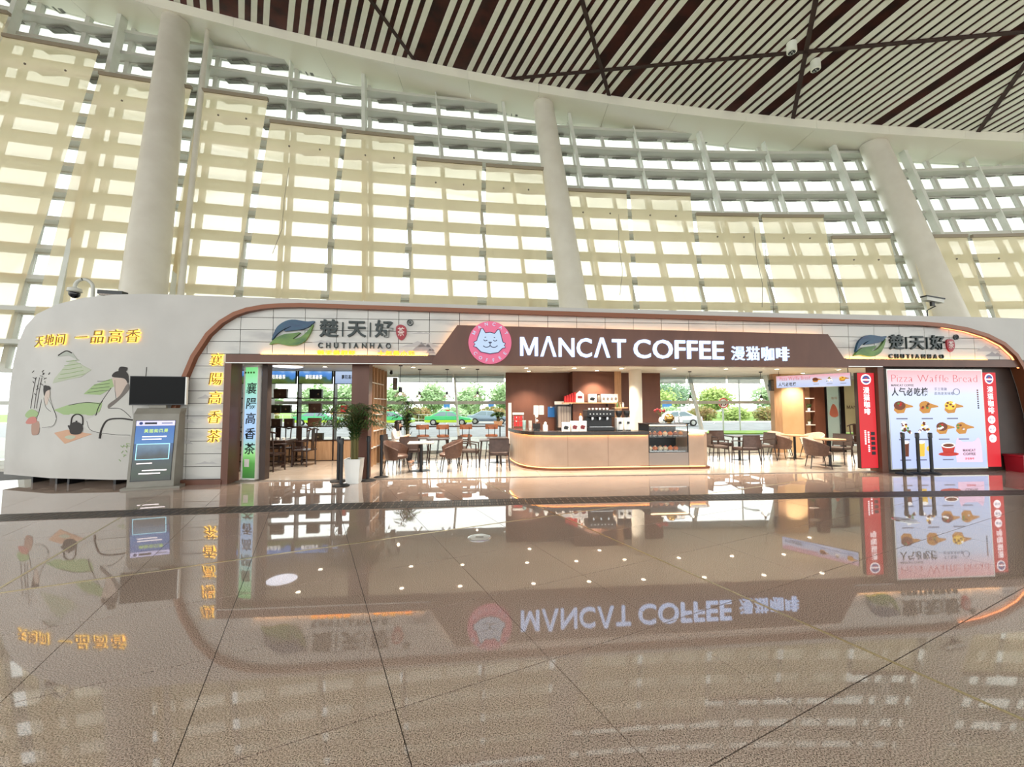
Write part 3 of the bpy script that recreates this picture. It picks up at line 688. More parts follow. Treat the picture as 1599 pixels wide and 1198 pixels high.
# glass door and blind window at right
d1 = struct('door_1', 'glass partition door with dark frame at the right of the cafe')
for (a, c, z0, z1) in ((17.56, 17.64, .01, 2.6), (18.14, 18.3, .01, 2.6), (17.56, 18.3, 2.5, 2.6), (17.56, 18.3, .01, .08)): MB().box(a, c, 3.95, 4.03, z0, z1).o('frame', M_blackm, d1)
MB().box(17.64, 18.14, 3.98, 3.99, .08, 2.5).o('pane', M_cglass, d1)
MB().box(17.66, 18.12, 3.992, 3.994, .3, 2.45).o('frosted_film', sheer('frosted film', (214, 220, 214), .25, (220, 228, 220)), d1)
MB().plate([(17.9+x*.16, 1.45+z*.25) for x, z in smooth_pts([(-1, -.5), (-.6, .5), (0, 1), (.7, .4), (1, -.6), (0, -.9)], 4, True)], 3.97, 3.978).o('red_print', mat('faded red print', (196, 120, 100), .6), d1)
letters(d1, '咖啡', mat('faded print', (150, 120, 105), .6), 17.82, 1.85, .1, 3.978, depth=.004)
bd = thing('roller_blind', 'beige roller blind with coffee lettering over the right window', 'blind', 18.3, 4.0)
MB().box(.02, 1.75, .0, .008, .72, 2.52).o('fabric', M_bblind, bd)
MB().tube([(.02, 0, 2.55), (1.75, 0, 2.55)], .035, 10).o('roller', M_alu, bd); MB().tube([(.02, 0, .71), (1.75, 0, .71)], .014, 8).o('bottom_bar', M_alu, bd)
M_print = mat('brown print', (92, 76, 62), .6)
letters(bd, 'MANCAT COFFEE', M_print, .12, 1.52, .12, -.001, w=1.35, depth=.004, bold=.006); letters(bd, '漫猫咖啡', M_print, .6, 1.34, .1, -.001, depth=.004)
MB().tube([(.75+.1*math.cos(a/12*2*PI), -.004, 1.8+.1*math.sin(a/12*2*PI)) for a in range(13)], .006, 5).o('logo_ring', M_print, bd)

# roller blinds above cafe windows, speakers
for (a, c, lab) in ((2.75, 4.55, 'half-lowered grey roller blind at the top left of the cafe window'), (4.6, 6.3, 'half-lowered grey roller blind beside the brown counter wall'), (11.6, 12.9, 'grey roller blind just right of the counter wall'), (12.95, 14.4, 'middle grey roller blind of the right window'), (14.45, 15.7, 'grey roller blind next to the timber corner pillar')):
    v = VF((a+c)/2, 2.5)-.12; t = thing('roller_blind', lab, 'blind', a, v, group='grey roller blinds at the cafe windows')
    MB().box(0, c-a, 0, .006, 2.46, 2.7).o('fabric', M_blind, t); MB().tube([(0, 0, 2.71), (c-a, 0, 2.71)], .025, 8).o('roller', M_alu, t); MB().tube([(0, 0, 2.46), (c-a, 0, 2.46)], .01, 6).o('bottom_bar', M_alu, t)
for (u, v, lab) in ((2.82, 3.55, 'slim dark wall speaker at the left cafe window'), (15.62, 4.0, 'slim dark wall speaker on the timber corner pillar')):
    t = thing('wall_speaker', lab, 'speaker', u, v, 2.16); MB().box(-.06, .06, -.08, .06, 0, .38).o('cabinet', M_black, t, bevel=.01); MB().box(-.05, .05, -.085, -.08, .02, .36).o('grille', M_grate, t); MB().box(-.02, .02, .06, .14, .15, .22).o('bracket', M_blackm, t)
t = thing('dome_camera', 'tiny black security camera under the cafe ceiling at left', 'camera', 2.75, 3.3, 2.63); MB().box(-.03, .03, -.03, .03, .08, .12).o('mount', M_black, t); MB().ball((0, -.03, .04), .05, 10, 6).o('dome', M_black, t)

# ------------------------------------------------------------------ ceiling lights of the cafe
M_lens = mat('downlight lens', (255, 244, 224), .4, emit=14, ergb=(255, 236, 205))
dl0 = None
dls = [(u, v) for u in (1.2, 3.6, 5.0, 6.8, 8.2, 9.6, 11.2, 12.8, 14.4, 16.4, 18.2) for v in (.75, 2.1)]+[(7.0, 3.2), (9.1, 2.9), (16.4, 3.5)]
lamp_d = bpy.data.lights.new('downlight_spot', 'SPOT'); lamp_d.energy = 270; lamp_d.spot_size = R(110); lamp_d.spot_blend = .6; lamp_d.color = (1, .85, .68); lamp_d.shadow_soft_size = .05
ring = MB().lathe([(.065, -.004), (.075, .0), (.075, .012)], 20).mesh('ring', M_cer, True); lens = MB().lathe([(.05, -.006), (.055, -.0045)], 16).mesh('lens', M_lens)
for k, (u, v) in enumerate(dls):
    t = thing('downlight', 'small recessed warm downlight in the %s row of the cafe ceiling, %s' % ('front' if v < 1 else ('middle' if v < 2.5 else 'rear'), (ordn[k//2]+' from the left') if k < 22 else ['above the counter bend', 'above the espresso machine', 'before the niche shelf'][k-22]), 'lamp', u, v, 2.738, group='recessed downlights of the cafe ceiling')
    for me, nm in ((ring, 'ring'), (lens, 'lens')):
        o = bpy.data.objects.new(nm, me); COL.objects.link(o); o.parent = t
    l = bpy.data.objects.new('spot', lamp_d); COL.objects.link(l); l.parent = t; l.location.z = -.03
t = thing('round_ceiling_lamp', 'large round white ceiling lamp over the tea table', 'lamp', .55, 1.35, 2.67)
MB().lathe([(.36, .0), (.38, .02), (.38, .075)], 36).o('body', M_cer, t, smooth=True); MB().lathe([(.33, -.012), (.35, -.001)], 36).o('diffuser', mat('cool lamp diffuser', (235, 240, 255), .4, emit=2.5), t)
def pendant(u, v, zb, big, lab):
    t = thing('pendant_lamp', lab, 'lamp', u, v, zb, group='black pendant lamps at the cafe windows')
    k = 1.25 if big else .9
    MB().tube([(0, 0, .16*k), (0, 0, 2.735-zb)], .006, 5).o('cord', M_black, t); MB().lathe([(.05, 2.72-zb), (.055, 2.745-zb)], 14).o('ceiling_rose', M_black, t)
    MB().lathe([(.035*k, .06*k), (.04*k, .07*k), (.035*k, .16*k), (.012, .17*k)], 14).o('socket', M_black, t, smooth=True)
    MB().lathe([(.15*k, -.04*k), (.11*k, .02*k), (.05*k, .06*k), (.036*k, .07*k)], 20, caps=False).o('glass_shade', M_cglass, t, smooth=True)
    MB().ball((0, 0, .02*k), .03*k, 10, 6).o('bulb', M_lens, t)
pendant(3.35, 1.6, 1.95, True, 'larger black pendant lamp hanging nearest above the palm'); pendant(3.68, 2.8, 1.93, False, 'small black pendant lamp just right of the larger one')
pendant(4.5, 2.7, 1.93, False, 'small black pendant lamp in the middle of the left cafe window'); pendant(5.4, 2.6, 1.93, False, 'small black pendant lamp nearest the counter wall')
pendant(12.2, 3.1, 1.83, False, 'small black pendant lamp left in the right cafe window'); pendant(14.6, 3.1, 1.83, False, 'small black pendant lamp right in the right cafe window')

# ------------------------------------------------------------------ tea room: light box, shelves, gift boxes
t = thing('light_box', 'tall green and blue vertical light box with black tea characters', 'light box', .36, .12, .03, R(-14))
MB().box(-.19, .17, -.06, .06, 0, 2.55).o('cabinet', M_cer, t)
MB().box(-.14, .165, -.064, -.06, .03, 2.5).o('print', gradient_emit('tea box print', [(0, (30, 90, 30)), (.16, (70, 150, 50)), (.24, (150, 220, 130)), (.4, (170, 205, 250)), (.6, (180, 215, 250)), (.9, (150, 235, 170)), (1, (120, 220, 130))], 'Z', .0, 2.55, 1.0, .1, 3), t)
letters(t, '襄陽高香茶', mat('black print', (20, 26, 24), .5), -.12, 2.15, .25, -.064, vertical=True, depth=.004, shear=.1, track=.25, bold=.01)
MB().box(-.1, .02, -.068, -.064, .28, .45).o('printed_tin', M_card, t)
for k in range(4): MB().box(-.16+.07*k, -.12+.07*k, -.066, -.064, 2.36, 2.4).o('printed_mark', M_lg, t)
wallbox('trim_5', 'dark brown return beside the green light box',   .56, .68, .1, .3, .01, 2.62, M_dbrown)
sh = thing('display_shelf', 'tall dark display shelf standing before the tea room window', 'shelf', 0, 3.55)
for x in (-1.75, -1.16, -.07, 1.0, 2.05): MB().box(x-.02, x+.02, -.12, .12, .01, 2.74).o('upright', M_darkwood, sh)
for z in (.62, 1.03, 1.46, 1.9): MB().box(-1.75, 2.05, -.12, .12, z-.015, z+.015).o('shelf', M_darkwood, sh)
MB().box(-1.75, 2.05, -.1, .1, .01, .6).o('base_panel', M_wood, sh)
hb = gradient_emit('landscape print', [(0, (40, 60, 24)), (.3, (86, 104, 48)), (.5, (60, 100, 90)), (.58, (70, 130, 200)), (.8, (90, 150, 225)), (1, (180, 210, 240))], 'Z', 2.46, 3.0, 1.0, .45, 3)
for k, (a, c) in enumerate(((-1.7, -1.2), (-1.12, -.11), (-.03, .96), (1.04, 2.0))):
    p = thing('header_light_box', ['landscape light box at the far left above the tea shelf', 'landscape light box with white tea characters over the left shelf bay', 'landscape light box with white tea characters over the middle shelf bay', 'pale light box with tea characters beside the brown pillar'][k], 'light box', a, 3.4, group='header light boxes over the tea shelf')
    MB().box(0, c-a, -.04, .05, 2.33, 2.735).o('cabinet', M_black, p)
    MB().box(.015, c-a-.015, -.043, -.04, 2.345, 2.72).o('print', hb if k < 3 else gradient_emit('pale print', [(0, (150, 175, 215)), (1, (190, 210, 240))], 'Z', 2.3, 2.62, .9), p)
    if k: letters(p, '襄阳高香茶', mat('header white text', (255, 255, 255), .5, emit=1.0) if k < 3 else M_ink, .2, 2.48, .13, -.043, w=(c-a)*.5, depth=.003, bold=.02)
bx = [(-.6, 1.915, .37, .27, 0), (.45, 1.915, .36, .26, 1), (-.72, 1.475, .28, .22, 2), (-.42, 1.475, .26, .22, 2), (.43, 1.475, .37, .26, 0), (-.7, 1.045, .27, .23, 0), (-.33, 1.045, .26, .23, 0), (.42, 1.045, .37, .25, 3), (.55, .635, .27, .2, 2), (-1.4, 1.475, .25, .3, 4), (-1.38, 1.915, .2, .14, 3), (1.3, 1.475, .2, .2, 4)]
bm = [noisy('walnut gift box', (88, 60, 42), (70, 46, 32), 6, .5), M_blackm, noisy('dark olive box', (58, 52, 34), (40, 36, 24), 6, .5), noisy('brown gift box', (96, 62, 40), (80, 50, 32), 6, .5), M_red]
bl_ = ['brown tea gift box on the top shelf, left bay', 'black tea gift box with seal on the top shelf, middle bay', 'left dark tea box of the pair on the second shelf', 'right dark tea box of the pair on the second shelf', 'large brown tea box on the second shelf, middle bay', 'left brown tea box on the third shelf', 'right brown tea box on the third shelf', 'large reddish brown tea box on the third shelf, middle bay', 'small dark tea box on the lowest shelf', 'red tea box at the far left of the shelf', 'small brown tea box at the top far left of the shelf', 'red tea box partly hidden by the pillar']
for (u, z, w, h, m), lab in zip(bx, bl_):
    p = thing('tea_box', lab, 'box', u, 3.5, z+.001, group='tea gift boxes on the display shelf')
    MB().box(-w/2, w/2, -.06, .06, 0, h*.72).o('carton', bm[m], p); MB().box(-w/2-.003, w/2+.003, -.063, .063, h*.72, h).o('lid', bm[m], p)
    MB().lathe([(.03, 0), (.03, .004)], 12).o('seal', M_strip, p, (.0 if m != 1 else .08, -.064, h*.4)).rotation_euler = (PI/2, 0, 0)

# partition shelf wall
t = thing('partition_shelf', 'tall oak partition shelf with thin white shelves left of the seating', 'shelf', 2.42, 1.6)
MB().box(-.06, -.02, 0, 2.1, .01, 2.74).o('back_panel', M_brown, t)
for y in (.0, .35, .72, 1.1, 1.5, 1.9): MB().box(-.02, .15, y, y+.04, .01, 2.74).o('upright', M_wood, t)
MB().box(-.06, .17, -.06, -.01, .01, 2.74).o('front_edge', M_cer, t)
for k, z in enumerate((.5, .95, 1.4, 1.85, 2.28)):
    MB().box(-.02, .15, (.36 if k % 2 else .04), (1.9 if k % 2 else 1.5), z, z+.025).o('shelf', M_card, t)

# ------------------------------------------------------------------ furniture
used = set()
def tub_chair(leather):
    t = tag(empty('tub_chair'), '', 'chair', 'padded tub armchairs')
    def shell(a, c):
        # a round the back, c: 0 inner bottom .. 1 outer bottom
        th = R(-125+250*a); arm = abs(th)/R(125)
        top = .80-.2*arm**1.6; r0, r1 = .25, .31
        prof = [(r0-.02, .40), (r0+.02, .5), (r0+.03, top-.03), (r0+.045, top), (r1, top-.02), (r1-.02, .5), (r1-.07, .34)]
        r, z = prof[int(round(c*6))]
        y = math.cos(th)*r*1.05; x = math.sin(th)*r*1.08
        return (x, y, z)
    MB().grid(shell, 22, 6).o('shell', leather, t, smooth=True)
    MB().lathe([(.2, .36), (.27, .375), (.28, .43), (.24, .46)], 20, sy=1.02).o('seat', leather, t, smooth=True)
    for sx in (-1, 1):
        for sy in (-1, 1): MB().tube([(sx*.17, sy*.17, .38), (sx*.235, sy*.235, 0)], [.014, .009], 8).o('leg', M_blackm, t)
    return t
def wood_chair(fab, solid=False):
    t = tag(empty('wooden_armchair'), '', 'chair', 'wooden framed armchairs')
    MB().box(-.24, .24, -.24, .23, .40, .47).o('seat', fab, t, bevel=.02)
    MB().grid(lambda a, c: ((a-.5)*.5, .25+.05*c+.05*(1-(2*a-1)**2)-.02, .5+.33*c), 8, 4).grid(lambda a, c: ((a-.5)*.5, .29+.05*c+.05*(1-(2*a-1)**2)-.02, .83-.33*c), 8, 4).o('backrest', fab, t, smooth=True)
    for sx in (-1, 1):
        MB().tube([(sx*.25, -.2, .64), (sx*.27, -.22, 0)], [.017, .012], 8).o('leg', M_darkwood, t)
        MB().tube([(sx*.25, .29, .7), (sx*.24, .22, .42), (sx*.27, .28, 0)], [.016, .018, .012], 8).o('leg', M_darkwood, t)
        MB().tube([(sx*.25, .3, .66), (sx*.28, .05, .66), (sx*.265, -.22, .63)], .016, 8).o('armrest', M_darkwood, t)
    MB().box(-.25, .25, -.22, -.2, .36, .4).o('apron', M_darkwood, t)
    return t
def yoke_chair():
    t = tag(empty('yoke_back_chair'), '', 'chair', 'dark tea room chairs')
    MB().box(-.27, .27, -.22, .22, .42, .46).o('seat', M_darkwood, t, bevel=.008)
    for sx in (-1, 1):
        MB().tube([(sx*.24, -.19, .68), (sx*.25, -.2, 0)], .018, 8).o('leg', M_darkwood, t); MB().tube([(sx*.22, .24, 1.0), (sx*.24, .19, .45), (sx*.25, .2, 0)], .018, 8).o('leg', M_darkwood, t)
        MB().tube([(sx*.23, .22, .7), (sx*.29, 0, .7), (sx*.25, -.22, .67)], .016, 8).o('armrest', M_darkwood, t); MB().tube([(sx*.25, -.2, .15), (sx*.25, .2, .15)], .012, 6).o('stretcher', M_darkwood, t)
    MB().tube([(-.33, .23, .98), (-.2, .26, 1.01), (0, .27, 1.04), (.2, .26, 1.01), (.33, .23, .98)], .02, 8).o('yoke_rail', M_darkwood, t)
    MB().box(-.075, .075, .22, .24, .46, 1.02, lambda x, y, z: (x, y+.05*math.sin((z-.46)*5), z)).o('splat', M_darkwood, t)
    MB().box(-.25, .25, -.21, -.19, .2, .23).o('stretcher', M_darkwood, t)
    return t
def pedestal(topm, w, h, rnd=False, base=.24):
    t = tag(empty('pedestal_table'), '', 'table', 'small cafe tables')
    if rnd: MB().lathe([(w/2-.01, h-.03), (w/2, h-.02), (w/2, h)], 32).o('table_top', topm, t, smooth=True)
    else: MB().box(-w/2, w/2, -w/2, w/2, h-.03, h).o('table_top', topm, t, bevel=.008)
    MB().lathe([(.035, .02), (.035, h-.03)], 14).o('column', M_blackm, t, smooth=True); MB().lathe([(base, 0), (base, .012), (.05, .03)], 28).o('base', M_blackm, t, smooth=True)
    return t
def leg_table(topm, w, d, h):
    t = tag(empty('wooden_table'), '', 'table', 'small cafe tables')
    MB().box(-w/2, w/2, -d/2, d/2, h-.03, h).o('table_top', topm, t, bevel=.006)
    for sx in (-1, 1):
        for sy in (-1, 1): MB().tube([(sx*(w/2-.06), sy*(d/2-.06), h-.03), (sx*(w/2-.0), sy*(d/2-.0), 0)], [.022, .014], 8).o('leg', M_darkwood, t)
    return t
def bar_stool():
    t = tag(empty('bar_stool'), '', 'stool', 'bar stools along the window ledge'); M_or = noisy('tan leather', (140, 86, 58), (124, 74, 48), 12, .5)
    MB().lathe([(.16, .70), (.19, .72), (.19, .76), (.15, .78)], 20).o('seat', M_or, t, smooth=True)
    MB().grid(lambda a, c: (math.sin(R(-60+120*a))*.2, math.cos(R(-60+120*a))*.18+.02, .95+.14*c), 10, 2).grid(lambda a, c: (math.sin(R(-60+120*a))*.22, math.cos(R(-60+120*a))*.2+.02, 1.09-.14*c), 10, 2).o('backrest', M_or, t, smooth=True)
    for sx in (-1, 1):
        MB().tube([(sx*.09, .16, .76), (sx*.1, .2, 1.0)], .01, 6).o('back_post', M_blackm, t)
        for sy in (-1, 1): MB().tube([(sx*.12, sy*.12, .7), (sx*.19, sy*.19, .0)], .011, 6).o('leg', M_blackm, t)
    MB().tube([(.17*math.cos(k*PI/8)*1.0, .17*math.sin(k*PI/8), .25) for k in range(17)], .009, 6).o('foot_ring', M_blackm, t)
    return t
tub, tubc = tub_chair(M_leather), tub_chair(M_cream)
wch, wchd, yk, stool = wood_chair(M_fabric), wood_chair(noisy('dark brown leather', (74, 56, 50), (62, 46, 41), 14, .5)), yoke_chair(), bar_stool()
pw, pt, po = pedestal(noisy('pale stone top', (206, 202, 196), (190, 186, 180), 5, .25), .64, .735), pedestal(M_wood, .72, .735, True), pedestal(M_darkwood, .6, .735)
lt = leg_table(M_darkwood, .6, .6, .73)
UP, DN, LF, RT = 0, PI, R(90), R(-90)     # where the back of the seat points: away, towards us, to the left, to the right
place(tub, used, 3.42, .85, R(72), 'brown leather tub chair beside the white planter, its back to the left'); place(tub, used, 4.72, 1.1, R(-78), 'brown leather tub chair in the middle of the left seating, its back to the right')
place(pw, used, 3.98, 1.12, R(5), 'pale square topped pedestal table between the two near tub chairs'); place(wchd, used, 3.6, 1.95, R(175), 'dark armchair seen from behind, behind the pale table')
place(po, used, 3.7, 2.62, 0, 'dark pedestal table in front of the seated woman'); place(wch, used, 3.02, 2.55, R(85), 'dark armchair the woman in white sits on')
place(lt, used, 4.3, 2.3, 0, 'dark four legged table left of the middle of the window seating'); place(wch, used, 4.86, 2.45, R(-90), 'wooden armchair by the window turned left')
place(wch, used, 5.2, 1.75, R(82), 'wooden armchair by the window turned right'); place(lt, used, 5.76, 1.78, 0, 'dark four legged table nearest the bar stools and counter')
place(wchd, used, 5.97, 1.12, R(178), 'dark armchair seen from behind, just left of the counter'); place(po, used, 5.98, 2.46, 0, 'dark pedestal table tucked against the counter end')
for u, lab in ((3.75, 'bar stool farthest left at the window ledge'), (4.35, 'second bar stool from the left at the window ledge'), (5.05, 'third bar stool from the left at the window ledge'), (5.83, 'bar stool nearest the planter at the window ledge')):
    place(stool, used, u, 3.15, PI, lab)
place(wch, used, 12.5, 2.2, R(88), 'wooden armchair just right of the counter end, turned right'); place(wchd, used, 12.95, 1.55, R(180), 'dark square backed armchair seen from behind at the right window')
place(po, used, 13.3, 2.35, 0, 'dark pedestal table at the right window'); place(wch, used, 13.9, 2.2, R(-88), 'wooden armchair at the right window turned left')
place(wchd, used, 13.2, 3.1, R(0), 'armchair behind the right window table facing the hall')
place(tub, used, 14.64, 2.35, R(80), 'brown tub chair in the middle of the right seating'); place(pt, used, 15.2, 2.5, 0, 'round oak topped pedestal table between brown and cream chairs')
place(tubc, used, 15.25, 3.25, R(5), 'cream tub chair behind the round oak table'); place(tubc, used, 15.95, 2.7, R(-80), 'cream tub chair right of the round oak table')
place(tub, used, 14.32, .62, R(65), 'brown tub chair nearest the red banner'); place(pt, used, 15.0, 1.0, 0, 'round oak pedestal table partly behind the red banner')
place(wch, used, 15.6, 1.4, R(-70), 'wooden armchair half hidden behind the red banner')
place(yk, used, 17.6, 2.6, R(10), 'dark yoke back chair in front of the beige blind')
place(yk, used, .62, 2.3, R(-95), 'dark yoke back chair at the right end of the tea table'); place(yk, used, -.55, 3.05, 0, 'dark yoke back chair behind the tea table'); place(yk, used, .15, 1.45, R(165), 'dark yoke back chair nearest the green light box'); place(yk, used, -.56, 1.5, R(175), 'dark yoke back chair half hidden by the light box')
place(yk, used, .1, 3.0, R(5), 'dark yoke back chair behind the right end of the tea table'); place(yk, used, -1.28, 1.5, R(178), 'dark yoke back chair farthest left at the tea table')
t = thing('tea_table', 'long dark wooden tea table in the tea room', 'table', -.45, 2.25)
MB().box(-.95, .75, -.38, .38, .68, .74).o('table_top', M_darkwood, t, bevel=.008); MB().box(-.88, .68, -.32, .32, .58, .68).o('apron', M_darkwood, t)
for x in (-.85, .63):
    for y in (-.3, .26): MB().box(x, x+.07, y, y+.07, 0, .6).o('leg', M_darkwood, t)
for (x, lab) in ((-.2, 'small white tea cup at the left on the tea table'), (0, 'small white tea pot in the middle of the tea table'), (.16, 'small white tea cup at the right on the tea table')):
    p = thing('tea_cup', lab, 'tea ware', x, 2.1, .741); MB().lathe([(.02, 0), (.04, .03), (.042, .06), (.036, .058), (.02, .01)], 14).o('bowl', M_cer, p, smooth=True); MB().lathe([(.05, -.0005), (.055, .004)], 14).o('saucer', M_cer, p)
t = thing('window_ledge', 'long narrow wooden ledge along the left cafe window', 'ledge', 2.75, 3.45)
MB().box(0, 3.5, 0, .32, .99, 1.03).o('ledge_top', M_darkwood, t)
for x in (.1, 1.7, 3.35): MB().box(x, x+.04, .24, .3, .0, .99).o('support', M_blackm, t)

# ------------------------------------------------------------------ coffee counter
M_count = noisy('taupe counter panel', (182, 158, 138), (172, 148, 128), 2, .3)
M_ctop = noisy('dark counter top', (62, 52, 46), (50, 42, 38), 8, .25)
M_strip2 = mat('counter led', (255, 196, 130), .5, emit=40, ergb=(255, 170, 90))
def cpath(off, u1=9.82):
    pts = smooth_pts([(6.38, 3.0), (6.42, 2.4), (6.52, 1.75), (6.68, 1.3), (6.9, 1.02), (7.2, .86), (7.6, .8), (8.4, .8), (9.0, .8), (u1, .8)], 3)
    out = []
    for i, p in enumerate(pts):
        a = Vector(pts[max(i-1, 0)]); c = Vector(pts[min(i+1, len(pts)-1)]); d = (c-a).normalized(); n = Vector((d.y, -d.x)); out.append((p[0]-n.x*off*-1, p[1]-n.y*off*-1))
    return out
def slab(b, off, back, z0, z1, u1=9.82):
    f = cpath(off, u1); k = cpath(-back, u1)[::-1]
    n = len(f)
    for i in range(n-1):
        q = [f[i], f[i+1], k[n-2-i], k[n-1-i]]
        b.prismz([q[0], q[1], q[2], q[3]], z0, z1)
    return b
ctr = thing('coffee_counter', 'taupe coffee counter with rounded left corner and glowing edge strips', 'counter', 0, 0, .012)
slab(MB(), .0, .1, .09, .9).o('front_panel', M_count, ctr, smooth=True)
slab(MB(), .04, .55, .93, .975).o('counter_top', M_ctop, ctr)
slab(MB(), .045, .1, .0, .055).o('plinth', M_copper, ctr)
slab(MB(), .042, -.032, .885, .93).o('lip', M_ctop, ctr); slab(MB(), .028, -.012, .9, .915).o('led_strip', M_strip2, ctr); slab(MB(), .03, -.01, .06, .08).o('led_strip', mat('base led', (255, 196, 130), .5, emit=1.7, ergb=(255, 200, 140)), ctr)
for u in (7.7, 8.75): MB().box(u, u+.006, .797, .81, .09, .9).o('panel_joint', M_brown, ctr)
MB().box(6.6, 9.8, 3.0, 3.04, 0, .9).o('back_panel', M_dbrown, ctr) if False else None
cs = thing('display_case', 'glass pastry display case built into the counter', 'display case', 9.83, .8, .012)
MB().box(0, 1.06, .0, .7, .09, .42).o('base', mat('grey case panel', (150, 140, 134), .35), cs); MB().box(0, 1.06, -.045, .7, .0, .055).o('plinth', M_copper, cs); MB().box(0, 1.06, -.03, -.002, .06, .08).o('led_strip', MATS['base led'], cs)
for z in (.44, .82): MB().box(.02, 1.04, .06, .68, z, z+.015).o('glass_shelf', M_cglass if z > .5 else M_steel, cs)
MB().box(0, 1.06, .0, .72, 1.14, 1.165).o('top_panel', M_blackm, cs)
for x in (0, 1.04): MB().box(x, x+.02, .0, .02, .42, 1.14).o('frame_post', M_blackm, cs); MB().box(x, x+.02, .68, .7, .42, 1.14).o('frame_post', M_blackm, cs)
MB().box(.02, 1.04, .004, .01, .42, 1.14).o('front_glass', M_cglass, cs); MB().box(.02, 1.04, .66, .7, .42, 1.14).o('rear_panel', M_blackm, cs)
MB().box(.04, 1.02, .03, .05, 1.115, 1.135).o('case_light', mat('case led', (255, 215, 160), .5, emit=10, ergb=(255, 200, 140)), cs)
eb = thing('counter_end', 'taupe end block of the counter with a pale top', 'counter', 10.9, .8, .012)
MB().prismz([(0, -.045), (.44, -.045), (.57, .02), (.61, .15), (.61, .8), (.56, .8), (.55, .17), (.5, .07), (.42, .005), (0, .005)], .0, .055).o('plinth', M_copper, eb); MB().box(0, .42, -.03, -.002, .06, .08).o('led_strip', MATS['base led'], eb)
MB().prismz([(0, 0), (.42, 0), (.52, .05), (.56, .16), (.56, .8), (0, .8)], .0, .94).o('body', M_count, eb); MB().prismz([(-.0, -.02), (.43, -.02), (.55, .04), (.59, .16), (.59, .82), (0, .82)], .94, .975).o('top', M_cer, eb)
MB().box(0, .43, -.034, -.02, .89, .94).o('lip', M_cer, eb); MB().box(0, .42, -.016, -.004, .9, .915).o('led_strip', M_strip2, eb)
rg = random.Random(11)
M_br = [noisy('golden bread', (206, 140, 70), (176, 104, 46), 10, .6), noisy('brown bread', (150, 88, 48), (124, 70, 38), 10, .6), mat('red cake', (190, 60, 50), .5), mat('cream cake', (240, 222, 190), .5), mat('orange pack', (230, 120, 40), .5)]
nb = 0
for z, n in ((.456, 6), (.836, 7)):
    for k in range(n):
        p = thing('pastry', '%s pastry on the %s shelf of the display case' % (ordn[k], 'lower' if z < .6 else 'upper')+', counted from the left', 'pastry', 9.93+k*.14, .98, z+.013, group='pastries in the display case')
        m = M_br[rg.randrange(5)]
        MB().lathe([(.045, 0), (.058, .012), (.058, .016)], 14).o('plate', M_cer, p)
        MB().ball((0, 0, .06), (.065, .08, .055), 10, 6).o('bun', m, p, smooth=True); MB().ball((0, -.01, .115), (.03, .03, .02), 8, 4).o('topping', M_br[(nb*2+1) % 5], p); nb += 1
# things on the counter
Z = .988
def cbox(name, lab, cat_, u, v, z, w, d, h, m, lidm=None, print_=None, group=None):
    p = thing(name, lab, cat_, u, v, z, 0, group)
    MB().box(-w/2, w/2, -d/2, d/2, 0, h*.85).o('carton', m, p); MB().box(-w/2-.002, w/2+.002, -d/2-.002, d/2+.002, h*.85, h).o('lid', lidm or m, p)
    if print_: MB().plate([(x*w*.3, h*.42+zz*h*.22) for x, zz in ((-1, -.8), (.6, -1), (.8, -.2), (1.1, .1), (.7, .6), (-.5, .9), (-1.1, .2))], -d/2-.003, -d/2).o('print', print_, p)
    return p
M_mug = mat('dark red print', (120, 40, 44), .5)
for k, (u, m) in enumerate(((7.72, M_black), (7.95, M_mug), (8.16, M_mug))):
    cbox('mug_box', ['white gift box with a black cup print on the counter', 'left white gift box with a dark red cup print on the counter', 'white gift box with a dark red cup print next to the coffee machine'][k], 'box', u, 1.1, Z, .2, .14, .23 if k == 0 else .26, M_card, None, m, 'printed gift boxes on the counter')
p = thing('sauce_bottle', 'white bottle with orange cap standing on the gift boxes', 'bottle', 8.12, 1.1, Z+.262); MB().lathe([(.04, 0), (.045, .01), (.045, .1), (.02, .14)], 14).o('body', M_cer, p, smooth=True); MB().lathe([(.022, .14), (.022, .18), (.01, .2)], 12).o('cap', M_br[4], p)
cm = thing('coffee_machine', 'large black espresso machine on the counter', 'coffee machine', 8.65, 1.25, Z)
MB().box(-.36, .36, -.2, .25, .0, .1).o('drip_tray_base', M_black, cm, bevel=.01); MB().box(-.36, .36, .0, .25, .1, .5).o('body', M_black, cm, bevel=.015); MB().box(-.37, .37, -.2, .26, .36, .55).o('head', M_blackm, cm, bevel=.02)
MB().box(-.3, .3, -.19, -.02, .1, .11).o('drip_grille', M_steel, cm)
for x in (-.2, 0, .2):
    g_ = MB().lathe([(.035, .28), (.035, .36)], 14, (x, -.1, 0)).o('group_head', M_steel, cm, smooth=True); MB().tube([(x, -.12, .29), (x, -.26, .27)], .013, 8).o('portafilter', M_black, cm)
for k in range(7): MB().box(-.3+k*.09, -.27+k*.09, -.205, -.2, .43, .46).o('button', M_alu, cm)
for k in range(6):
    p = thing('cup', '%s small white cup on top of the espresso machine from the left' % ordn[k], 'cup', 8.4+.1*k, 1.3, Z+.552, group='cups warming on the espresso machine'); MB().lathe([(.02, 0), (.032, .05), (.029, .05), (.018, .006)], 12).o('bowl', M_cer, p, smooth=True); MB().tube([(.03, 0, .04), (.045, 0, .03), (.028, 0, .015)], .004, 5).o('handle', M_cer, p)
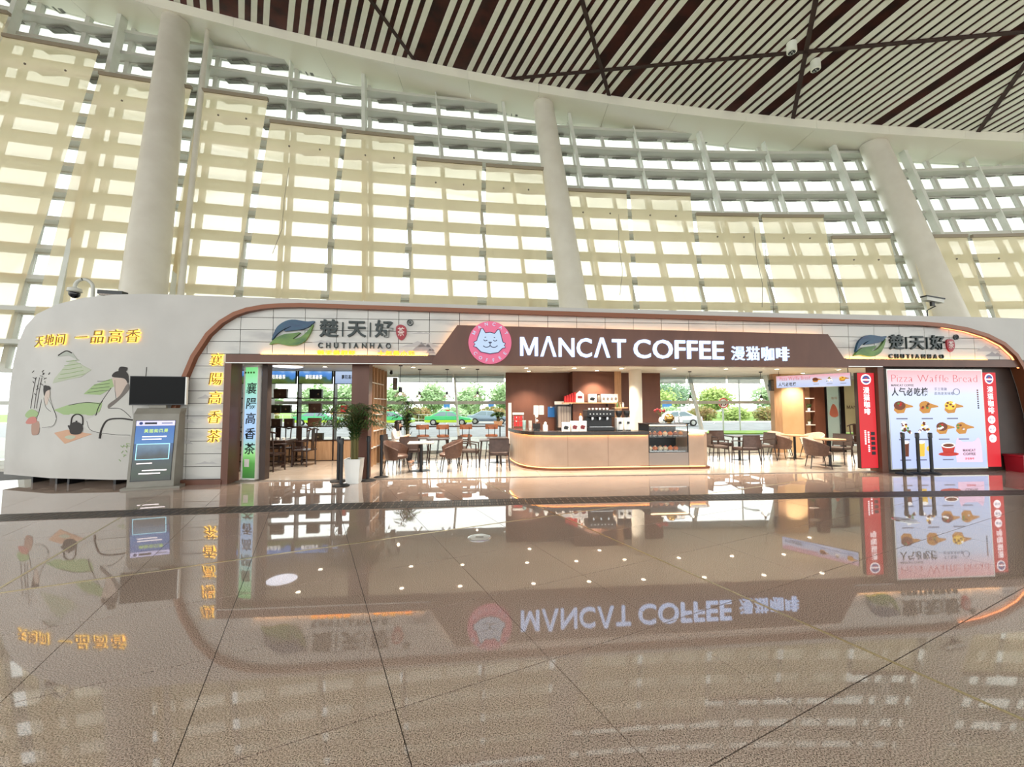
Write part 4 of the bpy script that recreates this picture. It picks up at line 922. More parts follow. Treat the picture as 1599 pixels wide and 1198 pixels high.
for u, lab in ((9.2, 'left coffee grinder with black hopper beside the espresso machine'), (9.42, 'right coffee grinder with black hopper beside the espresso machine')):
    p = thing('coffee_grinder', lab, 'grinder', u, 1.25, Z, group='coffee grinders'); MB().box(-.085, .085, -.08, .1, 0, .34).o('body', M_cer, p, bevel=.02); MB().lathe([(.035, .34), (.08, .44), (.085, .52), (.08, .53)], 16).o('hopper', M_black, p, smooth=True); MB().box(-.03, .03, -.13, -.08, .18, .24).o('chute', M_black, p); MB().box(-.06, .06, -.12, -.08, 0, .02).o('tray', M_black, p)
MB  # items at the left bend
for k, (u, v) in enumerate(((6.72, 2.0), (6.86, 1.75))):
    p = thing('cup_stack', ['pale teal stack of paper cups at the counter bend', 'white stack of paper cups at the counter bend'][k], 'cups', u, v, Z)
    for j in range(6): MB().lathe([(.035, .03*j), (.048, .03*j+.1), (.05, .03*j+.102)], 14).o('cup', mat('teal paper cup', (190, 222, 220), .6) if k == 0 else M_card, p, smooth=True)
p = thing('payment_terminal', 'black payment terminal on the counter', 'terminal', 6.98, 1.35, Z); MB().box(-.08, .08, -.06, .06, 0, .04).o('base', M_black, p); MB().rbox((0, 0, .12), (.2, .02, .15), rx=R(-20)).o('screen', M_blackm, p); MB().box(-.02, .02, 0, .03, .03, .1).o('neck', M_black, p)
p = thing('tissue_box', 'small white tissue dispenser on the counter', 'tissue box', 7.2, 1.25, Z); MB().box(-.06, .06, -.05, .05, 0, .16).o('box', M_cer, p, bevel=.01); MB().plate([(-.03, .16), (.03, .16), (.04, .22), (0, .25), (-.035, .21)], -.006, .006).o('tissue', M_card, p)
p = thing('desk_lamp_figure', 'white articulated stand with round heads near the counter bend', 'stand', 7.05, 2.0, Z); MB().lathe([(.06, 0), (.06, .02)], 16).o('base', M_cer, p); MB().tube([(0, 0, .02), (0, 0, .34)], .012, 8).o('stem', M_steel, p); MB().ball((.02, 0, .38), (.05, .05, .06), 12, 8).o('head', M_cer, p, smooth=True); MB().ball((.03, 0, .24), (.04, .04, .04), 12, 8).o('head', M_cer, p, smooth=True)
p = thing('wire_rack', 'red packets hanging on a wire rack at the left end of the counter', 'rack', 6.62, 2.75, Z)
for x in (-.15, .15): MB().tube([(x, 0, 0), (x, 0, .42)], .008, 6).o('post', M_steel, p)
for z in (.08, .2, .32): MB().tube([(-.15, 0, z), (.15, 0, z)], .006, 6).o('rail', M_steel, p)
for k in range(6): MB().box(-.13+(k % 3)*.09, -.06+(k % 3)*.09, -.02, .015, .05+(k//3)*.17, .19+(k//3)*.17).o('packet', M_red, p)
MB().box(-.17, .17, -.01, .01, .4, .46).o('header_card', M_card, p)
p = thing('glass_cabinet', 'tall glass fronted fridge cabinet behind the counter', 'cabinet', 8.15, 3.4, .012); MB().box(-.25, .25, -.05, .3, 0, 1.68).o('body', M_blackm, p); MB().box(-.21, .21, -.06, -.05, .95, 1.62).o('glass_door', mat('cabinet interior', (150, 142, 136), .2), p)
for k in range(5): MB().box(-.2+.09*k, -.19+.09*k, -.066, -.06, .95, 1.62).o('bar', M_blackm, p)
MB().box(-.25, .25, -.055, .3, 1.68, 1.78).o('top_box', M_card, p)
t = thing('wall_shelf', 'long wooden shelf on the brown wall behind the counter', 'shelf', 8.9, 3.2, 1.72); MB().box(-.85, .9, -.14, .09, 0, .035).o('board', M_wood, t)
for x in (-.6, .6): MB().box(x, x+.02, -.08, .09, -.1, 0).o('bracket', M_blackm, t)
for k in range(5): cbox('coffee_bag', '%s red coffee bag from the left on the wall shelf' % ordn[k], 'bag', 8.14+k*.075, 3.14, 1.757, .06, .1, .2+.03*k, M_red, M_red, None, 'red coffee bags on the wall shelf')
p = thing('gift_bag', 'white and red gift bag leaning on the red coffee bags', 'bag', 8.6, 3.13, 1.757); MB().prism([(-.13, 0), (.13, 0), (.12, .26), (.0, .36), (-.12, .26)], -.04, .04).o('bag', M_card, p); MB().box(-.07, .07, -.044, -.04, .12, .2).o('label', M_mug, p)
cbox('cup_box', 'white box with dark cup print in the middle of the wall shelf', 'box', 9.0, 3.14, 1.757, .26, .12, .26, M_card, None, M_black)
p = thing('storage_jar', 'grey jar on the wall shelf between white boxes', 'jar', 9.22, 3.14, 1.757); MB().lathe([(.06, 0), (.065, .02), (.065, .2), (.05, .22)], 14).o('jar', M_grate, p, smooth=True); MB().lathe([(.052, .22), (.052, .25)], 14).o('lid', M_blackm, p)
for k in range(4): cbox('coffee_box', '%s white printed coffee box of the row at the right of the wall shelf' % ordn[k], 'box', 9.36+k*.13, 3.14, 1.757, .12, .12, .26, M_card, None, M_grate, 'white coffee boxes on the wall shelf')
t = thing('side_shelf', 'small two level wooden shelf beside the white column', 'shelf', 9.85, 2.95, 1.45); MB().box(-.25, .2, -.12, .12, .12, .15).o('board', M_wood, t); MB().box(-.25, .2, -.12, .12, .0, .025).o('board', M_ctop, t); MB().box(-.25, -.23, -.12, .12, -1.4, .15).o('post', M_ctop, t)
for k in range(3):
    p = thing('syrup_bottle', '%s small bottle on the side shelf by the white column' % ordn[k], 'bottle', 9.75+k*.09, 2.95, 1.602, group='bottles on the side shelf'); MB().lathe([(.025, 0), (.028, .01), (.028, .1), (.01, .13), (.01, .16)], 12).o('bottle', [M_leaf, M_strip, M_cer][k], p, smooth=True); MB().lathe([(.012, .16), (.012, .18)], 10).o('cap', M_black, p)
for k, (u, lab) in enumerate(((7.32, 'left white paper notice taped to the brown wall'), (7.5, 'right white paper notice taped to the brown wall'))):
    p = thing('paper_notice', lab, 'paper', u, 3.893, 1.36, group='paper notices on the counter wall'); MB().box(-.08, .08, 0, .004, 0, .3).o('sheet', M_card, p); MB().box(-.02, .02, -.003, 0, .28, .31).o('tape', M_alu, p)
    for j in range(5): MB().box(-.06, .05-.02*(j % 2), -.001, 0, .05+.04*j, .06+.04*j).o('text_line', M_grate, p)
p = thing('clipboard', 'blue clipboard hanging on the brown counter wall', 'clipboard', 7.83, 3.893, 1.28); MB().box(-.12, .12, -.01, .004, 0, .34).o('board', mat('blue plastic', (40, 104, 172), .4), p); MB().box(-.04, .04, -.018, -.01, .31, .35).o('clip', M_steel, p)
p = thing('flower_vase', 'white vase with dark red flowers on the display case', 'vase', 10.38, 1.28, 1.178); MB().lathe([(.03, 0), (.055, .05), (.05, .12), (.03, .15), (.035, .17)], 16).o('vase', M_cer, p, smooth=True)
fb = MB()
for k in range(11): a = k*.57; MB().tube([(0, 0, .15), (.06*math.cos(a), .05*math.sin(a), .26), (.13*math.cos(a)-.03, .1*math.sin(a), .3+.02*(k % 4))], .004, 5).o('stem', M_stem, p); MB().ball((.13*math.cos(a)-.03, .1*math.sin(a), .31+.02*(k % 4)), .03, 8, 5).o('bloom', mat('dark red petals', (150, 34, 44), .6), p)
p = thing('gold_globe', 'shiny gold globe ornament beside the flower vase', 'ornament', 10.6, 1.25, 1.178); MB().ball((0, 0, .13), .125, 20, 12).o('globe', mat('gold', (196, 160, 96), .25, .9), p, smooth=True); MB().lathe([(.06, 0), (.05, .02), (.03, .03)], 16).o('base', M_strip, p)
for k in range(2):
    p = thing('price_stand', ['small black framed sign standing on the display case', 'second black framed sign at the right end of the display case'][k], 'sign', 10.72+.13*k, 1.1, 1.178); MB().rbox((0, 0, .09), (.1, .012, .18), rx=R(-12)).o('frame', M_black, p); MB().rbox((0, -.008, .09), (.08, .008, .15), rx=R(-12)).o('card', M_card, p)

# ------------------------------------------------------------------ plants
def palm(name, lab, u, v, z, n, h, spread, seed, potm, pot, parent_cat='plant', sr=.03):
    rg = random.Random(seed); t = thing(name, lab, parent_cat, u, v, z)
    ph = pot[2]
    if pot[3] == 'square': MB().add([(sx*r, sy*r, zz) for r, zz in ((pot[0], 0), (pot[1], ph), (pot[1]-.02, ph), (pot[1]-.03, ph-.06)) for sx, sy in ((-1, -1), (1, -1), (1, 1), (-1, 1))], [(3, 2, 1, 0)]+[(i*4+k, i*4+(k+1) % 4, i*4+4+(k+1) % 4, i*4+4+k) for i in range(3) for k in range(4)]+[(12, 13, 14, 15)]).o('pot', potm, t)
    else: MB().lathe([(pot[0], 0), (pot[1], ph), (pot[1]-.015, ph), (pot[1]-.03, ph-.05)], 20).o('pot', potm, t, smooth=True)
    MB().lathe([(pot[1]*.85, ph-.05), (pot[1]*.8, ph-.045)], 16).o('soil', M_dbrown, t)
    st = MB(); fo = MB()
    for k in range(n):
        a = rg.uniform(0, 2*PI); r0 = rg.uniform(0, pot[1]*.5); hh = h*rg.uniform(.6, 1.0); sp = spread*rg.uniform(.4, 1.0)
        base = Vector((r0*math.cos(a), r0*math.sin(a), ph-.05)); pts = []
        for s in range(9):
            q = s/8; rr = r0+sp*max(0, q-.35)**1.4*1.8; zz = ph+hh*(math.sin(min(q*1.25, 1.12)*PI/2)*1.0)-(.25*sp*max(0, q-.7)**1*2)
            pts.append(Vector((rr*math.cos(a), rr*math.sin(a), zz)))
        pts[0] = base; st.tube(pts, [.008-.0007*i for i in range(9)], 5)
        for s in range(3, 9):
            for m_ in range(2):
                q0 = pts[s-1].lerp(pts[s], m_/2); tan = (pts[s]-pts[s-1]).normalized(); side = tan.cross(Vector((0, 0, 1))).normalized()
                L = (.2 if s < 7 else .15)*rg.uniform(.8, 1.2)*(.75+h*.25)
                for sg_ in (-1, 1):
                    d = (side*sg_*.8+tan*.7+Vector((0, 0, -.15))).normalized(); up_ = Vector((0, 0, 1)); wv = d.cross(up_).normalized()*.014
                    fo.add([q0-wv*.4, q0+d*L*.5-wv+Vector((0, 0, .01)), q0+d*L+Vector((0, 0, -.05*L*4)), q0+d*L*.5+wv+Vector((0, 0, .01)), q0+wv*.4], [(0, 1, 2, 3, 4)])
    st.o('stems', M_stem, t, smooth=True); tag(fo.o('foliage', M_leaf, t), None, kind='stuff')
    return t
palm('potted_palm', 'tall bushy palm in a white planter in front of the brown pillar', 2.76, -.36, 0, 56, 1.22, .95, 4, M_cer, (.13, .17, .52, 'square'))
palm('potted_palm', 'airy palm behind the seated woman by the window', 3.25, 3.2, .014, 26, 1.55, .5, 9, M_cer, (.13, .17, .42, 'round'))
t = palm('ledge_plant', 'low leafy plant in a wooden planter at the right end of the window ledge', 6.05, 3.55, 1.031, 16, .28, .22, 21, M_wood, (.12, .14, .14, 'square'))
# ------------------------------------------------------------------ queue posts
pp = [(2.36, -.16, 'black queue post farthest left of the white planter'), (2.6, -.7, 'black queue post in front of the white planter'), (3.0, -.15, 'black queue post right of the white planter'), (3.2, .22, 'black queue post by the brown tub chair'), (15.6, -.42, 'left black queue post in front of the menu light box'), (15.98, -.42, 'middle black queue post in front of the menu light box'), (16.32, -.42, 'right black queue post in front of the menu light box')]
post = tag(empty('queue_post'), '', 'queue post', 'black belt queue posts')
MB().lathe([(.17, .0), (.17, .012), (.14, .03), (.04, .045)], 24).o('base', M_rubber, post, smooth=True); MB().lathe([(.034, .03), (.034, .86)], 16).o('pole', M_blackm, post, smooth=True)
MB().lathe([(.042, .86), (.042, .97), (.034, .985)], 16).o('head', M_black, post, smooth=True); MB().box(-.045, -.02, -.012, .012, .88, .95).o('belt_slot', M_grate, post)
for u, v, lab in pp: place(post, used, u, v, 0, lab)

# ------------------------------------------------------------------ seated woman
def person(u, v, rot):
    t = thing('person', 'woman in a white top with dark hair sitting at a table by the window', 'person', u, v, 0, rot)
    J = {'pel': (0, .02, .56), 'sp': (0, .05, .72), 'ch': (0, .03, .9), 'nk': (0, -.02, 1.02), 'hd': (0, -.06, 1.10), 'ht': (0, -.06, 1.2),
         'hl': (-.1, -.02, .54), 'kl': (-.11, -.42, .52), 'al': (-.11, -.4, .09), 'tl': (-.11, -.52, .04), 'hr': (.1, -.02, .54), 'kr': (.11, -.42, .52), 'ar': (.11, -.38, .09), 'tr': (.11, -.5, .04),
         'sl': (-.17, .03, .93), 'el': (-.22, -.06, .72), 'wl': (-.1, -.28, .79), 'sr': (.17, .03, .93), 'er': (.22, -.06, .72), 'wr': (.1, -.28, .79), 'hal': (-.07, -.35, .81), 'har': (.07, -.35, .81)}
    rad = {'pel': .14, 'sp': .12, 'ch': .135, 'nk': .05, 'hd': .085, 'ht': .075, 'hl': .09, 'kl': .065, 'al': .04, 'tl': .035, 'hr': .09, 'kr': .065, 'ar': .04, 'tr': .035, 'sl': .06, 'el': .045, 'wl': .032, 'sr': .06, 'er': .045, 'wr': .032, 'hal': .035, 'har': .035}
    E_ = [('pel', 'sp'), ('sp', 'ch'), ('ch', 'nk'), ('nk', 'hd'), ('hd', 'ht'), ('pel', 'hl'), ('hl', 'kl'), ('kl', 'al'), ('al', 'tl'), ('pel', 'hr'), ('hr', 'kr'), ('kr', 'ar'), ('ar', 'tr'), ('ch', 'sl'), ('sl', 'el'), ('el', 'wl'), ('ch', 'sr'), ('sr', 'er'), ('er', 'wr'), ('wl', 'hal'), ('wr', 'har')]
    names = list(J); me = bpy.data.meshes.new('body'); me.from_pydata([J[n] for n in names], [(names.index(a), names.index(c)) for a, c in E_], [])
    tmp = bpy.data.objects.new('body', me); COL.objects.link(tmp)
    sk = tmp.modifiers.new('s', 'SKIN'); tmp.modifiers.new('d', 'SUBSURF').levels = 2
    if not me.skin_vertices: 
        bm_ = bmesh.new(); bm_.from_mesh(me); bm_.verts.layers.skin.verify(); bm_.to_mesh(me); bm_.free()
    for i, n in enumerate(names):
        me.skin_vertices[0].data[i].radius = (rad[n], rad[n]*(.8 if n in ('ch', 'sp', 'pel') else 1)); me.skin_vertices[0].data[i].use_root = n == 'pel'
    bpy.context.view_layer.update()
    fm = bpy.data.meshes.new_from_object(tmp.evaluated_get(bpy.context.evaluated_depsgraph_get())); bpy.data.objects.remove(tmp)
    M_top = mat('white blouse', (236, 232, 226), .8); M_tr = mat('dark trousers', (56, 52, 56), .8)
    fm.materials.clear(); 
    for m in (M_skin, M_top, M_tr): fm.materials.append(m)
    for p in fm.polygons:
        c = p.center; p.use_smooth = True
        p.material_index = 0 if c.z > 1.0 or (c.y < -.25 and c.z > .7) else (1 if c.z > .6 else (2 if c.z > .1 else 0))
    o = bpy.data.objects.new('body', fm); COL.objects.link(o); o.parent = t
    for sx in (-1, 1):
        for k in range(4): MB().tube([(sx*(.075-.012*k), -.34, .82-.012*abs(k-1)), (sx*(.06-.014*k), -.385, .815), (sx*(.045-.014*k), -.405, .80)], [.009, .008, .006], 6).o('finger', M_skin, t)
        MB().tube([(sx*.05, -.33, .83), (sx*.03, -.36, .84)], [.01, .007], 6).o('finger', M_skin, t)
        MB().ball((sx*.03, -.142, 1.125), (.012, .008, .007), 8, 5).o('eye', M_hair, t); MB().ball((sx*.088, -.06, 1.11), (.012, .02, .028), 8, 5).o('ear', M_skin, t)
    MB().ball((0, -.155, 1.09), (.012, .018, .018), 8, 5).o('nose', M_skin, t); MB().ball((0, -.14, 1.055), (.022, .008, .006), 8, 4).o('mouth', M_red, t)
    h = MB().grid(lambda a, c: ((.108+.012*c)*math.sin(R(-125+250*a))*math.sin(max(.05, min(1, c*1.6))*PI/2), -.045+.115*math.cos(R(-125+250*a))*math.sin(max(.05, min(1, c*1.6))*PI/2), 1.235-.29*c**1.3), 18, 8).o('hair', M_hair, t, smooth=True)
    h.modifiers.new('t', 'SOLIDIFY').thickness = .02
    MB().ball((0, -.035, 1.18), (.1, .105, .07), 14, 8).o('hair_top', M_hair, t, smooth=True)
    p = tag(empty('phone', W(u+.3, v, .83), YAW), 'dark phone held by the seated woman', 'phone'); MB().rbox((.1, 0, .02), (.012, .07, .14), ry=R(30)).o('case', M_black, p); MB().rbox((.094, 0, .018), (.006, .062, .13), ry=R(30)).o('screen', M_blackm, p)
person(3.08, 2.55, R(80))

# ------------------------------------------------------------------ menu light boxes and red banners
M_menu = gradient_emit('menu print', [(0, (186, 200, 250)), (.35, (200, 216, 252)), (.72, (214, 226, 252)), (.88, (244, 196, 204)), (1, (250, 160, 166))], 'Z', .1, 2.5, 1.05)
M_plk = mat('menu black print', (34, 34, 44), .5); M_ppk = mat('menu pink print', (206, 84, 92), .5, emit=.28); M_pgy = mat('menu grey print', (120, 124, 150), .5, emit=.25)
F_w = mat('printed board wood', (196, 138, 64), .6, emit=.35, ergb=(206, 140, 60)); F_b = mat('printed toast brown', (120, 62, 36), .6, emit=.25); F_y = mat('printed yellow', (240, 196, 70), .6, emit=.5); F_r = mat('printed tomato red', (196, 52, 40), .6, emit=.3); F_wh = mat('printed white', (248, 244, 240), .6, emit=.75); F_g = mat('printed green', (90, 140, 60), .6, emit=.25)
def disc(parent, x, y, z, rx, rz, m, name='print', n=18, d=.003):
    return MB().prism([(x+rx*math.cos(2*PI*k/n), z+rz*math.sin(2*PI*k/n)) for k in range(n)], y-d, y).o(name, m, parent)
def food(parent, kind, x, y, z, k, rg):
    if kind in 'pwb':
        flat(parent, [(-1, -.3), (-.8, .35), (-.2, .6), (.4, .35), (1.3, .12), (1.35, .0), (.45, -.1), (.2, -.55), (-.6, -.6)], F_w, x, y, z, k*.17, k*.2, .003, 'printed_board')
        disc(parent, x-.05*k, y-.003, z+.03*k, .12*k, .085*k, {'p': F_y, 'w': F_b, 'b': F_w}[kind], 'printed_food', 14)
        for j in range(5): disc(parent, x-.05*k+rg.uniform(-.08, .08)*k, y-.006, z+.03*k+rg.uniform(-.05, .05)*k, .028*k, .02*k, rg.choice([F_r, F_b, F_wh, F_g]), 'printed_topping', 8)
    elif kind == 's':
        for j in range(26):
            zz = rg.uniform(-.1, .12); ww = .13*(1-(zz+.1)/.28); disc(parent, x+rg.uniform(-ww, ww)*k, y-.001*(j % 4), z+zz*k, rg.uniform(.02, .036)*k, rg.uniform(.016, .028)*k, rg.choice([F_wh, F_wh, F_b, F_wh, F_g, F_y, F_b]), 'printed_topping', 7)
    elif kind == 'c':
        flat(parent, [(-1, .3), (-.75, -.4), (.75, -.4), (1, .3)], F_r, x, y, z, k*.15, k*.2, .003, 'printed_cup'); disc(parent, x, y-.003, z+.06*k, .15*k, .05*k, F_wh, 'printed_foam'); disc(parent, x, y-.006, z+.062*k, .12*k, .035*k, F_b, 'printed_coffee'); disc(parent, x, y, z-.11*k, .22*k, .04*k, F_r, 'printed_saucer')
    else:
        flat(parent, [(-.7, 1), (-.5, -1), (.5, -1), (.7, 1)], F_b if kind == 'g' else F_y, x, y, z, k*.11, k*.15, .003, 'printed_glass'); disc(parent, x, y-.003, z+.13*k, .075*k, .035*k, F_wh, 'printed_foam', 12)
    MB().box(x-.13*k, x+.1*k, y-.002, y, z-.23*k, z-.205*k).o('printed_caption', M_pgy, parent)
t = thing('menu_light_box', 'large glowing pizza waffle and bread menu light box', 'light box', 15.46, -.1, .08)
MB().box(0, 2.6, -.14, .03, 0, 2.46).o('cabinet', M_alu, t); MB().box(.03, 2.57, -.146, -.14, .03, 2.43).o('print', M_menu, t)
yb = -.146
letters(t, 'Pizza Waffle Bread', M_ppk, .12, 2.14, .19, yb, w=2.32, depth=.003, bold=-.026, cjk=False)
letters(t, 'MANCAT COFFEE', M_plk, .1, 2.035, .05, yb, w=.6, depth=.003, cjk=False); letters(t, '人气必吃榜', M_plk, .1, 1.8, .2, yb, w=.98, depth=.003, bold=.02)
letters(t, '手工现做', M_pgy, 1.25, 1.93, .075, yb, depth=.003); letters(t, '趁热更美味哦', M_pgy, 1.25, 1.82, .075, yb, depth=.003)
MB().tube([(1.85+.085*math.cos(k*PI/8), yb-.004, 1.9+.075*math.sin(k*PI/8)) for k in range(17)], .007, 5).o('printed_ring', M_pgy, t)
for k in range(9): MB().box(2.41, 2.45, yb-.002, yb, 1.92-.055*k, 1.955-.055*k).o('printed_mark', M_plk if k > 4 else F_b, t)
rg = random.Random(5)
for i, kd in enumerate('wbp'): food(t, kd, .36+.68*i, yb, 1.52, 1.3, rg)
for i, kd in enumerate('sswb'): food(t, kd, .4+.53*i, yb, 1.0, 1.25, rg)
for i, kd in enumerate('gyc'): food(t, kd, .4+.42*i+(.3 if i == 2 else 0), yb, .5, 1.25, rg)
disc(t, 1.03, yb, .5, .08, .07, F_y, 'printed_lemon')
flat(t, smooth_pts([(-1, -1), (-1.02, .4), (-.85, 1.3), (-.55, .95), (0, .92), (.45, .95), (.8, 1.3), (.98, .4), (1.0, -1)], 3), mat('pale pink print', (226, 190, 216), .5, emit=.6), 2.1, yb, .42, .35, .26, .002, 'printed_cat_silhouette')
letters(t, 'MANCAT', M_plk, 1.93, .42, .06, yb-.003, w=.34, depth=.002, bold=.012, cjk=False); letters(t, 'COFFEE', M_plk, 1.93, .33, .06, yb-.003, w=.34, depth=.002, bold=.012, cjk=False); letters(t, '漫猫咖啡', M_ppk, 1.97, .22, .055, yb-.003, depth=.002)
M_ban = gradient_emit('red banner print', [(0, (236, 10, 36)), (.24, (238, 12, 38)), (.3, (240, 40, 50)), (.6, (238, 36, 48)), (1, (232, 14, 38))], 'Z', 0, 2.4, .9); M_ban.node_tree.nodes['Principled BSDF'].inputs['Specular IOR Level'].default_value = .1
M_bw = mat('banner white print', (255, 246, 246), .5, emit=.9, ergb=(255, 235, 240))
def banner(lab, u, v, w, h, rot, second):
    t = thing('banner_light_box', lab, 'light box', u, v, .1, rot, 'red vertical banner light boxes')
    MB().box(-w/2, w/2, -.05, .04, 0, h).o('cabinet', M_dbrown, t); MB().box(-w/2+.01, w/2-.01, -.055, -.05, .01, h-.01).o('print', M_ban, t)
    y = -.055; k = w/.44
    disc(t, 0, y, h-.17, .13*k, .13, M_bw, 'logo_disc', 24); disc(t, 0, y-.003, h-.17, .1*k, .1, mat('logo blue', (70, 84, 150), .5, emit=.4), 'logo_ring', 24)
    flat(t, [(-.8, -.1), (0, .9), (.8, -.1), (.6, -.6), (-.6, -.6)], M_ban, 0, y-.006, h-.18, .085*k, .07, .003, 'logo_mark'); MB().box(-.1*k, .1*k, y-.012, y-.009, h-.2, h-.165).o('logo_band', M_bw, t)
    letters(t, '漫猫咖啡', M_bw, -.085*k, h-.36, .16, y, vertical=True, depth=.003, bold=.012, track=.02)
    if not second:
        for j in range(12): MB().box(-.1*k, -.06*k, y-.002, y, h-1.46-.045*j, h-1.43-.045*j).o('printed_mark', M_bw, t) if j < 8 else MB().box(-.02*k, .02*k, y-.002, y, h-1.46-.045*j, h-1.43-.045*j).o('printed_mark', M_bw, t)
        for j in range(5): MB().box(.06*k, .16*k, y-.002, y, h-1.55-.12*j, h-1.47-.12*j).o('printed_mark', M_plk, t); MB().box(-.02*k, .02*k, y-.002, y, h-1.5-.06*j, h-1.46-.06*j).o('printed_mark', M_bw, t)
    else:
        for j, s in enumerate(('咖啡', '披萨', '面包')):
            disc(t, 0, y, h-1.2-.235*j, .11*k, .1, M_bw, 'round_label', 22); letters(t, s, M_pgy, -.075, h-1.235-.235*j, .07, y-.003, depth=.002)
banner('red vertical coffee banner at the right edge of the cafe opening', 15.03, -.06, .46, 2.36, 0, False)
banner('red vertical coffee banner right of the menu light box', 18.3, -.14, .4, 2.38, 0, True)
t = thing('hanging_light_box', 'slanted hanging light box with food prints under the cafe ceiling', 'light box', 14.3, 2.0, 2.16, math.atan2(-1.45, .98))
L = math.hypot(1.45, .98)
MB().box(0, L, -.03, .05, 0, .36).o('cabinet', M_alu, t); MB().box(.01, L-.01, -.034, -.03, .01, .35).o('print', gradient_emit('hanging print', [(0, (196, 212, 252)), (.5, (220, 226, 250)), (1, (250, 168, 176))], 'Z', 0, .36, .9), t)
letters(t, '人气必吃榜', M_plk, .06, .05, .11, -.034, w=.45, depth=.003, bold=.02); letters(t, 'Pizza Waffle Bread', M_ppk, .1, .22, .1, -.034, w=.75, depth=.003, bold=-.01, cjk=False)
for x in (.06, L-.06): MB().tube([(x, .01, .36), (x, .01, .5)], .006, 6).o('hanger', M_blackm, t)
rg = random.Random(8)
for i, kd in enumerate('wsp'): food(t, kd, 1.0+.3*i, -.034, .2, .55, rg)
p = thing('red_bin', 'red box standing at the far right edge by the dark panel', 'bin', 18.95, -.3, .0)
MB().add([(sx*r, sy*r*.7, z) for r, z in ((.25, 0), (.27, .36), (.285, .37), (.285, .42)) for sx, sy in ((-1, -1), (1, -1), (1, 1), (-1, 1))], [(3, 2, 1, 0)]+[(i*4+k, i*4+(k+1) % 4, i*4+4+(k+1) % 4, i*4+4+k) for i in range(3) for k in range(4)]+[(12, 13, 14, 15)]).o('body', mat('dark red plastic', (150, 22, 36), .4), p)
disc(p, .05, -.195, .22, .05, .03, F_y, 'sticker')

# ------------------------------------------------------------------ kiosk with screen
ku, kv = -1.14, -.62
t = thing('info_kiosk', 'grey information kiosk with a lit blue poster panel', 'kiosk', ku, kv, 0, R(16))
M_kg = noisy('grey kiosk paint', (142, 138, 128), (130, 126, 116), 3, .45)
MB().add([(-.38, -.08, 0), (.38, -.08, 0), (.41, .3, 0), (-.34, .3, 0), (-.38, -.06, .3), (.38, -.06, .3), (.41, .3, .3), (-.34, .3, .3), (-.38, .08, 1.5), (.38, .08, 1.5), (.41, .3, 1.5), (-.34, .3, 1.5), (-.36, .16, 1.62), (.38, .16, 1.62), (.44, .3, 1.62), (-.34, .3, 1.62)],
         [(3, 2, 1, 0)]+[(i*4+k, i*4+(k+1) % 4, i*4+4+(k+1) % 4, i*4+4+k) for i in range(3) for k in range(4)]+[(12, 13, 14, 15)]).o('body', M_kg, t)
MB().box(-.46, .5, -.13, .34, 0, .04).o('foot_plate', M_kg, t)
def kf(x, y, z): return (x, -.062+(z-.3)*.1167+y, z)
def kprint(name, x0, x1, z0, z1, m, d, par): return MB().box(x0, x1, -d-.004, -d, z0, z1, kf).o(name, m, par)
pr = kprint('poster', -.33, .33, .16, 1.37, M_black, .0, t)
kprint('poster_header', -.32, .32, 1.26, 1.36, mat('poster header', (190, 186, 222), .4, emit=.75, ergb=(196, 192, 230)), .004, t)
kprint('poster_sky', -.32, .32, .9, 1.255, gradient_emit('poster sky', [(0, (60, 130, 200)), (1, (26, 110, 200))], 'Z', .9, 1.25, .8), .004, t)
kprint('poster_landscape', -.32, .32, .17, .9, gradient_emit('poster land', [(0, (16, 18, 20)), (.2, (26, 30, 30)), (.38, (40, 66, 40)), (.6, (60, 78, 74)), (.8, (50, 70, 90)), (1, (30, 90, 150))], 'Z', .1, .95, .6, .25, 5), .004, t)
kprint('poster_photo_frame', -.28, .27, .58, .9, mat('photo frame print', (160, 220, 240), .4, emit=.7), .008, t)
kprint('poster_photo', -.265, .255, .595, .885, gradient_emit('poster photo', [(0, (40, 44, 50)), (.5, (70, 84, 90)), (.75, (90, 120, 150)), (1, (120, 160, 190))], 'Z', .55, .95, .6, .2, 6), .012, t)
letters(t, '美丽的风景', mat('poster yellow green', (190, 220, 120), .5, emit=.5), -.18, 1.12, .075, -.002, w=.4, depth=.003, fn=lambda x, y, z: kf(x, y-.008, z), bold=.02)
for (x0, x1, z) in ((-.2, .2, 1.03), (-.2, .12, .98), (-.25, .0, .5), (-.15, .25, .36), (-.2, .15, .3)): kprint('poster_text_line', x0, x1, z, z+.02, M_bw, .009, t)
for (x, r) in ((-.24, .03),): MB().prism([(x+r*math.cos(k*PI/8), 1.31+r*math.sin(k*PI/8)) for k in range(16)], -.016, -.012, kf).o('poster_logo', mat('logo navy', (30, 60, 130), .5), t)
kprint('poster_title', -.18, .02, 1.29, 1.33, M_plk, .009, t); kprint('poster_title', .1, .28, 1.3, 1.32, M_pgy, .009, t)
t = thing('television', 'black flat television mounted on top of the grey kiosk', 'television', ku-.05, kv+.12, 1.62, R(8))
MB().box(-.5, .5, -.02, .04, .06, .66).o('panel', M_black, t, bevel=.006); MB().box(-.485, .485, -.024, -.02, .085, .645).o('screen', mat('black screen', (8, 8, 10), .3, spec=.12), t); MB().box(.495, .52, -.02, .045, .07, .65).o('side_edge', M_cer, t)
MB().box(-.15, .15, .0, .06, -.0, .08).o('stand', M_kg, t); MB().box(-.12, .12, .04, .1, .08, .4).o('wall_bracket', M_kg, t)

